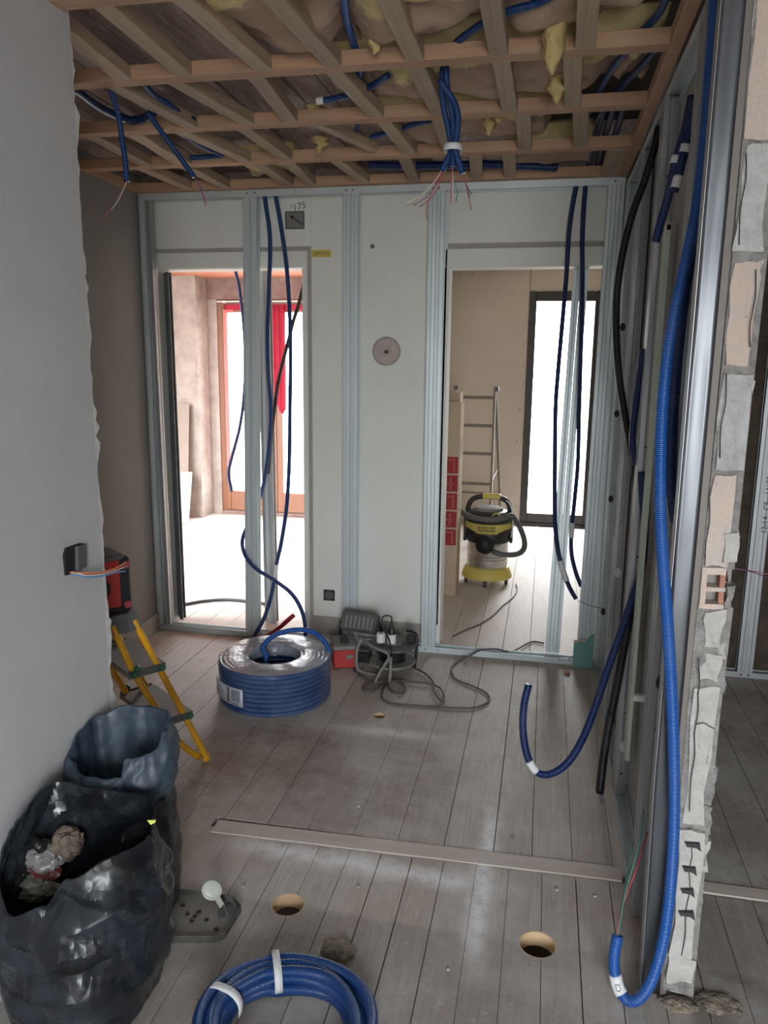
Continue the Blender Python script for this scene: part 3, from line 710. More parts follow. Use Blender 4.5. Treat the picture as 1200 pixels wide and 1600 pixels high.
# insulation rolls, one per bay
def batt(x0, x1, y0, y1, zb, seed, woolside, label, drop=.05):
    nx, ny = 90, 30; m = MB(); wl_ = []
    for j in range(ny + 1):
        for i in range(nx + 1):
            u, v = i / nx, j / ny; x = x0 + (x1 - x0) * u; y = y0 + (y1 - y0) * v
            q = Vector((x * 3.2 + seed * 7, y * 3.2, seed)); s = fbm(q, 4)
            ed = min(1, min(v, 1 - v) * 6, min(u, 1 - u) * 25)
            pil = .5 + .5 * math.sin(x * 6.5 + seed + 1.5 * noise.noise(Vector((x, y, seed))))
            cr = 1 - 2.4 * abs(noise.noise(Vector((x * 5, y * 5, seed + 9))))
            z = zb - drop * (.35 + .75 * s + .35 * pil + .30 * cr) * ed + .05 * (1 - ed)
            z = max(z, 2.492)
            dm = min((p.x - x) ** 2 + (p.y - y) ** 2 for p in _CP)
            if dm < .02: z += (max(0, 2.575 - z)) * math.exp(-dm / .0022)
            wob = noise.noise(Vector((x * 2.6, seed * 5., y * 1.2)))
            ww = (.36 - v) * 2.0 + .75 * wob
            ww = min(1, max(0, .5 + ww))
            m.v.append(Vector((x, y, z))); wl_.append(ww)
    for j in range(ny):
        for i in range(nx): a = j * (nx + 1) + i; m.f.append((a, a + 1, a + nx + 2, a + nx + 1))
    k = len(m.v)
    o = m.obj('insulation_roll', insul, smooth=True)
    at_ = o.data.attributes.new('wool', 'FLOAT', 'POINT'); at_.data.foreach_set('value', wl_)
    md = o.modifiers.new('thickness', 'SOLIDIFY'); md.thickness = .03; md.offset = -1 if o.data.polygons[0].normal.z < 0 else 1
    return tag(o, label, 'insulation', 'glass wool rolls above the ceiling battens')
b1 = batt(-1.30, -.03, -2.10, -1.60, 2.575, 1, -1, 'brown faced glass wool roll sagging in the frontmost ceiling bay', .075)
b2 = batt(-1.12, -.03, -1.53, -1.08, 2.560, 2, -1, 'brown faced glass wool roll in the bay behind the frontmost one', .06)
b3 = batt(-1.05, -.36, -1.01, -.55, 2.555, 3, -1, 'brown faced glass wool roll in the bay above the hanging conduit bunch', .05)
b4 = batt(-.55, -.16, -.48, -.05, 2.55, 4, -1, 'short kraft paper sag in the ceiling bay against the back frame', .03)
batt(-1.83, -1.52, -.47, -.05, 2.56, 5, -1, 'small yellow glass wool piece in the back left ceiling bay', .05)
def tuft(px, py, z0, h, r, seed, label):
    p = at(px, py, 2, z0); m = MB(); n = 12; rings = 9
    for j in range(rings):
        t = j / (rings - 1); rr = r * (1 - t) ** .7 * (.7 + .5 * abs(noise.noise(Vector((seed, t * 4, 0))))) + .003
        off = Vector((noise.noise(Vector((seed, t * 3, 5))), noise.noise(Vector((seed, t * 3, 9))), 0)) * .03 * t
        for i in range(n):
            a = 2 * PI * i / n; k = 1 + .9 * noise.noise(Vector((math.cos(a) * 2, math.sin(a) * 2, t * 7 + seed)))
            m.v.append(p + off + Vector((rr * k * math.cos(a), rr * k * math.sin(a), -h * t)))
    for j in range(rings - 1):
        for i in range(n): m.f.append((j * n + i, j * n + (i + 1) % n, (j + 1) * n + (i + 1) % n, (j + 1) * n + i))
    m.f += [tuple(reversed(range(n))), tuple((rings - 1) * n + i for i in range(n))]
    return tag(m.obj('insulation_tuft', woolyellow, smooth=True), label, 'insulation', 'torn tufts of yellow glass wool')
tuft(585, 40, 2.55, .075, .035, 1, 'pointed yellow wool tuft hanging right of the bright blue conduit in the front bay')
tuft(868, 20, 2.56, .16, .06, 2, 'large ragged yellow wool tuft dangling left of the pale noggin in the front bay')
tuft(872, 110, 2.545, .10, .05, 3, 'yellow wool tuft dangling in the second bay beside the pale noggin')
tuft(765, 180, 2.54, .075, .04, 4, 'yellow wool tuft drooping past the batten right of the conduit bunch')
tuft(780, 170, 2.53, .05, .055, 5, 'wide yellow wool tuft just above the batten right of the conduit bunch')
tuft(500, 215, 2.53, .06, .04, 6, 'small yellow wool tuft beside the slanting loose noggin')
tuft(490, 165, 2.55, .05, .04, 7, 'yellow wool tuft beside the white-ended conduit stub')

# ================================================================== METAL STUD FRAMES
def cprof(name, par, a, b, wdir, ddir, w, d, mat=galv, lip=.006, th=.0016, ribs=True):
    """C-shaped profile from a to b: web of depth d along ddir, flanges of width w along wdir"""
    a, b = Vector(a), Vector(b); W = Vector(wdir); D = Vector(ddir)
    g = .0025
    fl_ = [(0, 0), (w * .42, 0), (w * .5, g), (w * .58, 0), (w, 0)] if ribs else [(0, 0), (w, 0)]
    pr = []
    if lip: pr.append((w, lip))
    pr += [(x, y) for x, y in reversed(fl_)]
    if ribs: pr += [(0, d * .35), (g, d * .42), (g, d * .58), (0, d * .65)]
    pr += [(x, d - y) for x, y in fl_]
    if lip: pr.append((w, d - lip))
    m = MB(); n = len(pr)
    for p in (a, b): m.v += [p + W * x + D * y for x, y in pr]
    m.f = [(i, i + 1, n + i + 1, n + i) for i in range(n - 1)]
    return m.obj(name, mat, par, solid=th)
def utrack(name, par, a, b, D, d, h, up, mat=galv):
    a, b, D, U = Vector(a), Vector(b), Vector(D), Vector((0, 0, up)); m = MB()
    pr = [(0, h), (0, 0), (d, 0), (d, h)]
    for p in (a, b): m.v += [p + D * x + U * y for x, y in pr]
    m.f = [(i, i + 1, 5 + i, 4 + i) for i in range(3)]
    return m.obj(name, mat, par, solid=.0016)
def dot(par, p, r, axis, mat=steel_dark, name='screw', sx=1, sy=1, n=12, t=.0012):
    return MB().lathe([(r, -t), (r, t), (r * .5, t * 1.3)], p, n, axis, sx=sx, sy=sy).obj(name, mat, par)

bf = thing('metal_stud_frame', 'galvanised steel stud frame standing across the back wall with both doorways behind', 'stud frame', (-1.28, .024, 0), None)
utrack('bottom_track', bf, (-2.551, 0, .001), (-.012, 0, .001), (0, 1, 0), .050, .034, 1)
utrack('top_track', bf, (-2.551, 0, ZC - .002), (-.004, 0, ZC - .002), (0, 1, 0), .050, .034, -1)
def stud(xb, xt, double, y=.001, z0=.003, z1=2.478, wid=.037):
    cprof('stud', bf, (xb + (wid if double else 0), y, z0), (xt + (wid if double else 0), y, z1), (-1 if double else 1, 0, 0), (0, 1, 0), wid, .048)
    if double: cprof('stud', bf, (xb + wid + .003, y, z0), (xt + wid + .003, y, z1), (1, 0, 0), (0, 1, 0), wid, .048)
stud(-2.549, -2.549, False)
cprof('stud', bf, (-2.468, .001, .003), (-2.485, .001, 2.478), (-1, 0, 0), (0, 1, 0), .018, .048, galv_dull)
stud(-1.988, -1.945, True); stud(-1.397, -1.396, True); stud(-.943, -.950, True); stud(-.092, -.080, True, wid=.036)
for px, py in ((216, 308), (386, 302), (398, 301), (541, 297), (551, 297), (676, 294), (686, 294), (962, 283)):
    dot(bf, at(px, py, 1, -.0012), .004, 'Y')
for px, py in ((254, 976), (386, 990), (664, 1014), (684, 1016), (874, 1030), (889, 1031)):
    dot(bf, at(px, py, 1, -.0012), .004, 'Y')
# loose profiles inside the doorways
lp = thing('leaning_profile', 'pair of loose steel profiles leaning inside the right doorway', 'metal profile', (-.19, .10, .03))
cprof('profile', lp, (-.222, .058, .040), (-.178, .228, 2.16), (-1, 0, 0), (0, 1, 0), .036, .046)
cprof('profile', lp, (-.219, .058, .040), (-.175, .228, 2.16), (1, 0, 0), (0, 1, 0), .036, .046)
lq = thing('leaning_profile', 'bundle of nested steel profiles standing in the left doorway behind two blue conduits', 'metal profile', (-1.85, .2, 0))
for i in range(3):
    cprof('profile', lq, (-1.975 + .026 * i, .29 - .02 * i, .002), (-2.000 + .025 * i, .33 - .02 * i, 2.30), (1, 0, 0), (0, 1, 0), .034, .046, galv if i % 2 else galv_dull)
ls = thing('leaning_profile', 'bundle of dark steel profiles standing against the left edge of the left doorway', 'metal profile', (-2.47, .16, 0))
for i in range(3):
    cprof('profile', ls, (-2.502 + .022 * i, .170 - .03 * i, .030), (-2.503 + .019 * i, .170 - .03 * i, 2.085), (1, 0, 0), (0, 1, 0), .019, .040, dark_galv)

rf = thing('metal_stud_frame', 'galvanised steel stud frame along the right hand masonry wall, seen edge on', 'stud frame', (.02, -1.1, 0), None)
utrack('bottom_track', rf, (.001, -1.95, .001), (.001, -.055, .001), (1, 0, 0), .044, .030, 1)
utrack('top_track', rf, (.001, -1.95, ZC - .035), (.001, -.055, ZC - .035), (1, 0, 0), .044, .030, -1)
RX = .0465
def rstud(y, mat=galv, z0=.004, z1=2.44, face='near', parts=()):
    if face == 'near': o = cprof('stud', rf, (.0005, y, z0), (.0005, y, z1), (0, 1, 0), (1, 0, 0), .036, RX - .001, mat)
    else: o = cprof('stud', rf, (.0005, y, z0), (.0005, y, z1), (0, -1, 0), (1, 0, 0), .036, RX - .001, mat)
    for z, r, sy, k in parts:
        dot(rf, (.024, y - .0012, z), r, 'Y', steel_dark if k != 'w' else whiteplastic, 'service_hole' if r > .006 else 'screw', 1, sy, 16)
rstud(-.057, galv, parts=[(.33, .012, 1.5, 'h'), (.93, .012, 1.5, 'h'), (1.36, .012, 1.5, 'h'), (1.78, .013, 1.5, 'h')])
rstud(-.60, galv_dull); rstud(-.647, galv_dull, parts=[(.93, .003, 1, 's'), (.70, .014, 1.6, 'w'), (1.35, .003, 1, 's'), (.35, .003, 1, 's')])
rstud(-1.235, galv_dull); rstud(-1.28, galv_dull, parts=[(.93, .004, 1, 's'), (1.32, .004, 1, 's'), (.335, .004, 1, 's'), (.20, .014, 1.6, 'w'), (.09, .004, 1, 's'), (2.2, .004, 1, 's')])
rstud(-1.905, galv_dull); rstud(-1.955, galv_dull, parts=[(2.36, .004, 1, 's'), (2.02, .005, 1, 's'), (2.18, .014, 2.2, 'h'), (.93, .005, 1, 's'), (.60, .005, 1, 's'), (.28, .005, 1, 's'), (.74, .012, 1.8, 'h')])
# shiny end stud with dented web
es = thing('end_stud', 'wide shiny dented steel end stud standing against the broken brick edge', 'stud frame', (.01, -2.235, 0))
m = MB(); nx, nzz = 5, 70
for j in range(nzz + 1):
    z = .002 + j / nzz * 2.45
    for i in range(nx + 1):
        u = i / nx; x = -.016 + .046 * u + .012 * max(0, .6 - z) * 1.4
        dn = .004 * noise.noise(Vector((x * 20, z * 3.4, 3.))) * math.sin(u * PI) + .003 * math.exp(-((z - 1.45) / .3) ** 2) * math.sin(u * PI)
        m.v.append(Vector((x, -2.238 + dn, z)))
for j in range(nzz):
    for i in range(nx): a = j * (nx + 1) + i; m.f.append((a, a + 1, a + nx + 2, a + nx + 1))
m.obj('web', mpanel, es, smooth=True, solid=.0012)
def lean(x, z): return x + .012 * max(0, .6 - z) * 1.4
m = MB()
for z in (.002, .6, 2.452): m.v += [Vector((lean(-.0165, z), -2.237, z)), Vector((lean(-.0165, z), -2.195, z))]
m.f = [(0, 1, 3, 2), (2, 3, 5, 4)]; m.obj('flange', galv_dull, es, solid=.0014)
m = MB()
for z in (.002, .6, 2.452): m.v += [Vector((lean(.0305, z), -2.239, z)), Vector((lean(.0455, z), -2.2385, z)), ]
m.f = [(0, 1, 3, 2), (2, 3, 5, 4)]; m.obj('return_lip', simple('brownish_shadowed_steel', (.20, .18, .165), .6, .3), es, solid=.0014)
# plasterboard offcuts in the frame
gs = thing('plasterboard_strip', 'long pale green plasterboard strip hanging between the steel studs on the right', 'plasterboard', (.03, -1.42, 1.1))
MB().prism([(-1.475, .245), (-1.405, .24), (-1.405, 2.00), (-1.425, 2.03), (-1.45, 2.005), (-1.475, 2.02)], .010, .0225, 0).obj('board', gyp_pale, gs)
MB().prism([(-1.475, 2.005), (-1.405, 2.0), (-1.405, 2.012), (-1.44, 2.035), (-1.475, 2.03)], .0105, .022, 0).obj('torn_edge', gyp_core, gs)
bsb = thing('wall_bracket', 'small white bracket between the steel studs on the right', 'bracket', (.02, -1.6, .55))
MB().box(-.0, .046, -1.62, -1.60, .53, .552).obj('arm', whiteplastic, bsb, bevel=.002)
MB().box(.040, .046, -1.63, -1.59, .49, .585).obj('plate', midgrey, bsb, bevel=.002)
gc = thing('plasterboard_offcut', 'broken green plasterboard offcut standing in the corner by the right doorway', 'plasterboard', (-.06, -.03, 0))
MB().prism([(-.113, .001), (-.008, .001), (-.008, .195), (-.026, .178), (-.05, .148), (-.075, .146), (-.098, .138), (-.113, .132)], -.030, -.018).obj('board', gyp_green, gc)
MB().prism([(-.113, .132), (-.098, .138), (-.075, .146), (-.05, .148), (-.052, .158), (-.08, .158), (-.10, .150), (-.113, .152)], -.0285, -.0195).obj('torn_core', gyp_core, gc)
# frame in the right hand room
of = thing('metal_stud_frame', 'single printed steel stud on a track against the dark wall of the right hand room', 'stud frame', (.75, .04, 0))
utrack('bottom_track', of, (.122, .03, .001), (2.18, .03, .001), (0, 1, 0), .050, .030, 1, galv_dull)
utrack('top_track', of, (.122, .03, 2.518), (2.18, .03, 2.518), (0, 1, 0), .050, .030, -1, galv_dull)
cprof('stud', of, (.762, .031, .003), (.762, .031, 2.51), (-1, 0, 0), (0, 1, 0), .036, .047, galv_dull)
cprof('stud', of, (.764, .031, .003), (.764, .031, 2.51), (1, 0, 0), (0, 1, 0), .036, .047, galv_dull)
text('12-14   CE   14195', .038, basis((.783, .0285, .92), (0, 0, 1), (-1, 0, 0)), blackink, of, 'print', .0004)
for x in (.745, .782): dot(of, (x, .0285, .016), .005, 'Y')
pw = thing('pink_wires', 'thin pink wires crossing in front of the printed steel stud on the right', 'wire', tuple(at(1160, 895, 1, -1.0)))
tobj('wire', path([(1128, 885), (1160, 890), (1185, 894), (1215, 900)], 1, -2.2, -1.6), .0016, simple('pink_wire', (.62, .18, .26), .5, bstr=0), pw, n=6)
tobj('wire', path([(1128, 884), (1165, 891), (1190, 899), (1215, 907)], 1, -2.2, -1.6), .0014, w_violet, pw, n=6)

# ================================================================== CONDUITS
def conduit(label, pts, r=.0138, mat=blue, step=.02, name='conduit', n=12, group=None, **k):
    t = thing(name, label, 'conduit', tuple(pts[0]), group)
    o = tube(pts, r, n=n, step=step, **k).obj('hose', mat, t, smooth=True)
    return t
# back frame, left pair
p1 = path([(413, 303, .022), (416, 325, .022), (421, 360, .03), (422, 400, .03), (420, 460, .035), (418, 520, .04), (419, 580, .06), (423, 635, .075), (421, 690, .08), (413, 750, .08), (402, 790, .075), (388, 820, .065), (380, 838, .03), (379, 855, -.02), (386, 873, -.04), (402, 890, -.045), (428, 906, -.05), (455, 927, -.08), (471, 953, -.10), (477, 980, -.13), (476, 1004, -.16)], 1, 0)
conduit('blue conduit looping behind the second stud and down to the wrapped coil', p1, .0110, blue)
p2 = path([(430, 303, .022), (436, 335, .022), (443, 380, .03), (449, 430, .03), (453, 500, .035), (454, 570, .04), (453, 640, .04), (452, 720, .03), (448, 790, .01), (440, 845, -.01), (432, 882, -.025), (425, 925, -.04), (413, 965, -.06), (398, 992, -.08), (388, 1006, -.10)], 1, 0)
c2 = conduit('right one of the blue conduit pair in the left doorway, white sleeve low down', p2, .0110, blue)
sleeve(p2, .805, .845, .0125, whitetape, c2)
# behind, in the left doorway
tt = conduit('dark thin conduit hanging from the ceiling of the left room', [Vector((-2.03, .5, 2.41)), Vector((-2.02, .5, 2.36))] + path([(370, 408, .50), (374, 450, .50), (380, 500, .52), (383, 560, .52), (381, 620, .52), (374, 670, .52), (362, 715, .52), (357, 740, .52), (362, 768, .52)], 1, 0), .0105, blue_deep)
conduit('dark brownish conduit slanting down behind the left blue pair', path([(490, 395, .30), (476, 440, .30), (466, 478, .30), (459, 500, .30), (450, 535, .28), (436, 590, .26), (430, 630, .24), (424, 680, .22), (419, 740, .2)], 1, 0), .0105, blackcond)
gl = []
for px, py in ((262, 950), (290, 944), (320, 939), (355, 937), (390, 940), (412, 943), (430, 950)): p = at(px, py, 2, .012); gl.append(p)
conduit('black conduit lying across the floor of the left room', gl, .011, blackcond)
rp = thing('red_conduit', 'red conduit stub sticking up behind the wrapped blue coil', 'conduit', tuple(at(372, 1012, 2, .01)))
tobj('hose', path([(372, 1010, -.33), (395, 1000, -.20), (420, 992, -.13), (440, 978, -.12), (459, 961, -.11)], 1, 0), .0125, redpipe, rp)
# right doorway pair
p3 = path([(901, 289, .022), (895, 320, .022), (889, 365, .022), (885, 430, .025), (879, 500, .025), (872, 580, .025), (868, 640, .02), (867, 730, .02), (867, 810, .015), (872, 860, .01), (880, 892, .0), (890, 918, -.01), (900, 936, -.02)], 1, 0)
c3 = conduit('left one of two blue conduits hanging in the right doorway, white tag low down', p3, .0118, blue_deep)
sleeve(p3, .90, .955, .0150, whitetape, c3)
p4 = path([(915, 289, .022), (912, 330, .022), (910, 380, .022), (910, 450, .025), (908, 540, .03), (905, 640, .035), (903, 720, .05), (898, 780, .06), (893, 830, .06), (893, 865, .06), (900, 895, .06), (908, 916, .06)], 1, 0)
c4 = conduit('right one of two blue conduits in the right doorway, ending behind the corner stud', p4, .0112, blue_deep)
sleeve(p4, .83, .87, .0140, whitetape, c4)
# right frame
pb = path([(1033, 180, -.93), (1024, 225, -.93), (1008, 280, -.93), (988, 335, -.93), (973, 395, -.93), (964, 460, -.93), (963, 520, -.93), (967, 585, -.93), (976, 645, -.95), (986, 700, -1.0), (992, 740, -1.08), (997, 800, -1.17)], 1, 0)
conduit('black conduit bowing in front of the right steel frame from the ceiling corner', pb, .0138, blackcond)
pc = path([(993, 900, -1.23), (984, 958, -1.31), (975, 1010, -1.325), (963, 1075, -1.335), (952, 1130, -1.34), (943, 1185, -1.34), (937, 1238, -1.34)], 1, 0)
cc = conduit('black conduit hanging near the floor at the right frame, wires at its end', pc, .0155, blackcond)
for i, (mt, dx) in enumerate(((w_violet, 0), (w_green, 3))):
    tobj('wire', path([(936 + dx, 1236, -1.34), (941 + dx, 1258, -1.35), (953 + dx, 1288, -1.36), (968 + dx, 1313, -1.38), (984 + dx, 1334, -1.42)], 1, 0), .0022, mt, cc, n=6)
pd = path([(1002, 738, -1.29), (1004, 770, -1.31), (1007, 820, -1.32), (1006, 860, -1.33), (1001, 893, -1.34), (988, 935, -1.35), (971, 985, -1.37), (948, 1050, -1.39), (928, 1110, -1.41), (910, 1155, -1.43), (890, 1188, -1.45), (868, 1206, -1.46), (847, 1210, -1.46), (831, 1197, -1.46), (821, 1170, -1.45), (817, 1135, -1.44), (819, 1100, -1.43), (826, 1070, -1.42)], 1, 0)
cd_ = conduit('dark blue conduit swinging out from the right frame into a J shape above the floor', pd, .0135, blue_deep, step=.015)
sleeve(pd, .79, .815, .0150, whitetape, cd_)
for k, (dx, lab) in enumerate(((0, 'left'), (9, 'right'))):
    q = path([(1081 + dx * .4, 150, -1.62), (1070 + dx * .7, 205, -1.62), (1056 + dx, 250, -1.62), (1046 + dx, 300, -1.62), (1033 + dx * (.9 if not k else .3), 345, -1.62), (1024 + dx * .5 + (6 if k else 0), 378 - k * 70, -1.62)], 1, 0) if not k else path([(1085, 150, -1.635), (1077, 205, -1.635), (1066, 250, -1.635), (1059, 280, -1.635), (1053, 300, -1.635)], 1, 0)
    cx = conduit('%s one of the taped dark blue conduit pair high on the right frame' % lab, q, .0125, blue_deep)
    sleeve(q, .42 if not k else .52, .47 if not k else .60, .0145, whitetape, cx)
    if k: sleeve(q, .86, .99, .0140, whitetape, cx)
conduit('short dark blue conduit showing between two studs halfway up the right frame', path([(1004, 545, -1.22), (998, 600, -1.20), (991, 650, -1.19), (988, 690, -1.19), (992, 728, -1.2)], 1, 0), .0115, blue_deep)
pe = path([(1121, -60, -2.03), (1116, 30, -2.03), (1110, 110, -2.02), (1104, 190, -2.02), (1096, 270, -2.02), (1086, 340, -2.02), (1068, 425, -2.03), (1053, 495, -2.05), (1042, 565, -2.08), (1035, 640, -2.12), (1032, 720, -2.17), (1032, 800, -2.22), (1036, 880, -2.258), (1042, 960, -2.266), (1047, 1040, -2.270), (1051, 1120, -2.272), (1053, 1200, -2.274), (1053, 1280, -2.276), (1050, 1350, -2.278), (1044, 1420, -2.28), (1034, 1480, -2.285), (1018, 1532, -2.295), (999, 1560, -2.297), (981, 1563, -2.287), (967, 1545, -2.27), (960, 1515, -2.26), (960, 1490, -2.25), (965, 1462, -2.24)], 1, 0)
ce = conduit('long bright blue conduit reaching the floor by the brick edge, white tag near its end', pe, .0142, blue_bright, step=.0042, n=16, ribs=.0011)
sleeve(pe, .957, .972, .0165, whitetape, ce, 'tag')
Lp = spline(pe, .01); ti = int(.9645 * (len(Lp) - 1)); tp_ = Lp[ti]; tdir = (Lp[ti - 1] - Lp[ti + 1]).normalized()
tn = (CAM - tp_); tn = (tn - tdir * tn.dot(tdir)).normalized()
text('C2', .017, basis(tp_ + tn * .0169, tdir * -1, tdir.cross(tn) * -1 if (tdir * -1).cross(tdir.cross(tn) * -1).dot(tn) > 0 else tdir.cross(tn)), greyink, ce, 'tag_lettering', .0006)
for mt, pts in ((w_green, [(965, 1465), (972, 1420), (980, 1385), (993, 1340), (1002, 1300), (1006, 1265)]), (w_red, [(963, 1465), (970, 1425), (984, 1385), (997, 1350), (1006, 1320), (1013, 1300)]), (w_green, [(966, 1465), (970, 1435), (974, 1405), (978, 1375), (984, 1345), (990, 1315)])):
    tobj('wire', path(pts, 1, -2.24, -2.06), .0019, mt, ce, n=6)
conduit('dark blue conduit curving behind the long bright blue one at the right', path([(1112, 150, -1.99), (1102, 230, -1.99), (1090, 320, -1.985), (1078, 400, -1.985), (1068, 470, -1.98), (1060, 540, -1.98), (1054, 610, -1.98), (1050, 680, -1.98), (1048, 740, -1.98), (1051, 785, -1.975), (1056, 815, -1.965)], 1, 0), .0140, blue_deep)
gw = thing('loose_wire', 'thin grey wire between the right doorway stud and the right frame', 'wire', tuple(at(905, 940, 1, -.05)))
tobj('wire', path([(903, 938, -.045), (918, 945, -.07), (932, 949, -.08), (946, 951, -.085)], 1, 0), .0018, cord, gw, n=6)

# ---- conduits running in the ceiling (all at real heights above the battens)
def ceilc(label, pxs, z, mat=blue, r=.0110): 
    return conduit(label, [at(a, b, 2, z if len(c) == 0 else c[0]) for a, b, *c in pxs], r, mat)
ceilc('bright blue conduit running back through the front ceiling bay', *CEILC['k1'], blue_bright)
k2 = ceilc('short blue conduit stub with a white end above the second batten', *CEILC['k2'])
sleeve([at(506, 157, 2, 2.52), at(500, 157.5, 2, 2.52), at(495, 158, 2, 2.52)], 0, 1, .0125, whitetape, k2)
ceilc('blue conduit running diagonally above the front bay to the conduit bunch', *CEILC['k3'])
ceilc('blue conduit entering the front right ceiling bay', *CEILC['k4'])
ceilc('dark blue conduit beside the one in the right ceiling bays', *CEILC['k5'], blue_deep)
ceilc('thick dark blue conduit crossing the left ceiling bays at the plaster edge', [(95, 128), (120, 143), (150, 165), (180, 180), (205, 188), (225, 185), (240, 176)], 2.515, blue_deep, .016)
ceilc('blue conduit in the left bays beside an old board', [(215, 120), (240, 148), (262, 162), (285, 178), (303, 186)], 2.508, blue)
ceilc('lower curved blue conduit in the third left ceiling bay', [(205, 202), (225, 220), (250, 238), (280, 246), (310, 246), (345, 243)], 2.506, blue)
ceilc('upper straight blue conduit in the third left ceiling bay', [(272, 203), (295, 216), (320, 230), (348, 242)], 2.508, blue)
ceilc('blue conduit peeking through right of the loose noggin', *CEILC['k10'], blue)
ceilc('dark blue conduit along the bay against the back frame', [(575, 258), (640, 259), (700, 258), (760, 257), (830, 260), (870, 262)], 2.512, blue_deep, .018)
for i, (dx, lab) in enumerate(((0, 'leftmost'), (14, 'middle'), (30, 'rightmost'))):
    ceilc('%s of three deep blue conduits in the dark corner bay of the ceiling' % lab, [(945 + dx, 165), (938 + dx, 190), (930 + dx, 215), (925 + dx, 240), (920 + dx, 260)], 2.54, blue_deep, .013)
# hanging ends
h1p = [at(170, 132, 1, -1.5)] + path([(178, 155, -1.49), (186, 185, -1.48), (191, 220, -1.48), (196, 255, -1.48), (198, 284, -1.48)], 1, 0)
h1 = conduit('left one of two blue conduit ends hanging from the left ceiling bays', h1p, .0095, blue)
tobj('wire', path([(197, 284, -1.48), (190, 305, -1.47), (178, 322, -1.46), (160, 342, -1.45)], 1, 0), .0014, w_red, h1, n=6)
tobj('wire', path([(198, 284, -1.48), (186, 310, -1.47), (176, 325, -1.46), (166, 334, -1.45)], 1, 0), .0014, w_white, h1, n=6)
h2p = path([(231, 176, -1.22), (242, 192, -1.21), (256, 211, -1.20), (272, 233, -1.19), (288, 255, -1.19), (303, 276, -1.19)], 1, 0)
h2 = conduit('right one of two blue conduit ends hanging from the left ceiling bays', h2p, .0095, blue)
for mt, e in ((w_violet, [(303, 275), (310, 288), (316, 302), (321, 322)]), (w_red, [(303, 275), (311, 287), (317, 303), (323, 318)]), (w_blue, [(303, 275), (312, 290), (322, 300), (334, 312)])):
    tobj('wire', path(e, 1, -1.19), .0014, mt, h2, n=6)
bun = []
BY = -1.42
for i, (a, lab) in enumerate((([(693, 100), (690, 130), (692, 160), (699, 195), (705, 230), (700, 248), (690, 267)], 'left'), ([(697, 100), (699, 140), (706, 175), (709, 205), (708, 232), (708, 250), (707, 260)], 'middle'), ([(686, 125), (697, 140), (710, 160), (716, 185), (713, 215), (711, 232), (716, 250), (723, 271)], 'right'))):
    yy = BY + (.02, .0, -.02)[i]
    P_ = path(a, 1, yy); P_[0].z = min(P_[0].z, 2.56)
    c = conduit('%s conduit of the taped bunch hanging from the middle of the ceiling' % lab, P_, .0100, blue)
    bun.append(c)
    e = a[-1]
    ends = {0: [(w_orange, [(0, 0), (-12, 18), (-28, 36), (-52, 54)]), (w_violet, [(0, 0), (-8, 22), (-25, 42), (-45, 54)]), (w_red, [(2, 0), (-5, 25), (-20, 46), (-34, 56)]), (w_white, [(0, 0), (-14, 20), (-34, 40), (-62, 52)]), (w_red, [(1, 0), (-18, 40), (-24, 62), (-22, 78)])],
            1: [(w_white, [(0, 0), (1, 15), (0, 35), (-1, 56)]), (w_red, [(0, 0), (-1, 20), (-2, 40), (-2, 58)]), (w_green, [(0, 0), (4, 28), (8, 42), (5, 56)])],
            2: [(w_red, [(0, 0), (5, 18), (9, 36), (14, 58)]), (w_violet, [(0, 0), (5, 15), (10, 26), (14, 34)]), (w_green, [(0, 0), (4, 14), (8, 26), (11, 38)])]}[i]
    for mt, off in ends:
        tobj('wire', path([(e[0] + u, e[1] + v) for u, v in off], 1, yy, yy + .02), .0015, mt, c, n=6)
pt = at(708, 232, 1, BY)
tpc = thing('tape_band', 'white tape band around the hanging conduit bunch', 'tape', tuple(pt))
MB().lathe([(.030, -.010), (.031, 0), (.030, .010), (.0285, .010), (.0285, -.010), (.030, -.010)], pt, 24, sy=1.25, cap=False).obj('band', whitetape, tpc, smooth=True)

# ================================================================== OBJECTS ON THE FLOOR
def catenary(pxs, z): return [at(a, b, 2, z) for a, b in pxs]
# ---- shrink wrapped coil
CX, CY, CR, CH, CI = -1.548, -.715, .270, .205, .120
coil = thing('conduit_coil', 'large new coil of blue conduit shrink wrapped in clear film, white label on its side', 'conduit coil', (CX, CY, 0))
def turn(r, z, rr=.0112, n=72, name='turn', mat=bluewrap, par=coil):
    m = MB(); m.uv = []
    for i in range(n + 1):
        a = 2 * PI * i / n; d = Vector((math.cos(a), math.sin(a), 0)); wob = .0015 * noise.noise(Vector((math.cos(a) * 2, math.sin(a) * 2, z * 30 + r * 20)))
        for j in range(9):
            b = 2 * PI * j / 8; m.v.append(Vector((CX, CY, z)) + d * (r + wob + rr * math.cos(b)) + Vector((0, 0, rr * math.sin(b)))); m.uv.append((j / 8, a * r))
    for i in range(n):
        for j in range(8): m.f.append((i * 9 + j, (i + 1) * 9 + j, (i + 1) * 9 + j + 1, i * 9 + j + 1))
    return m.obj(name, mat, par, smooth=True)
for i in range(9): turn(CR - .012, .012 + i * .0225)
for i in range(9): turn(CI + .012, .012 + i * .0225)
for i in range(1, 6): turn(CI + .012 + i * (CR - CI - .024) / 6, CH - .012)
pr = [(CR + .004, .004), (CR + .006, .05), (CR + .006, CH - .02), (CR - .004, CH - .002)]
m = MB(); n = 96
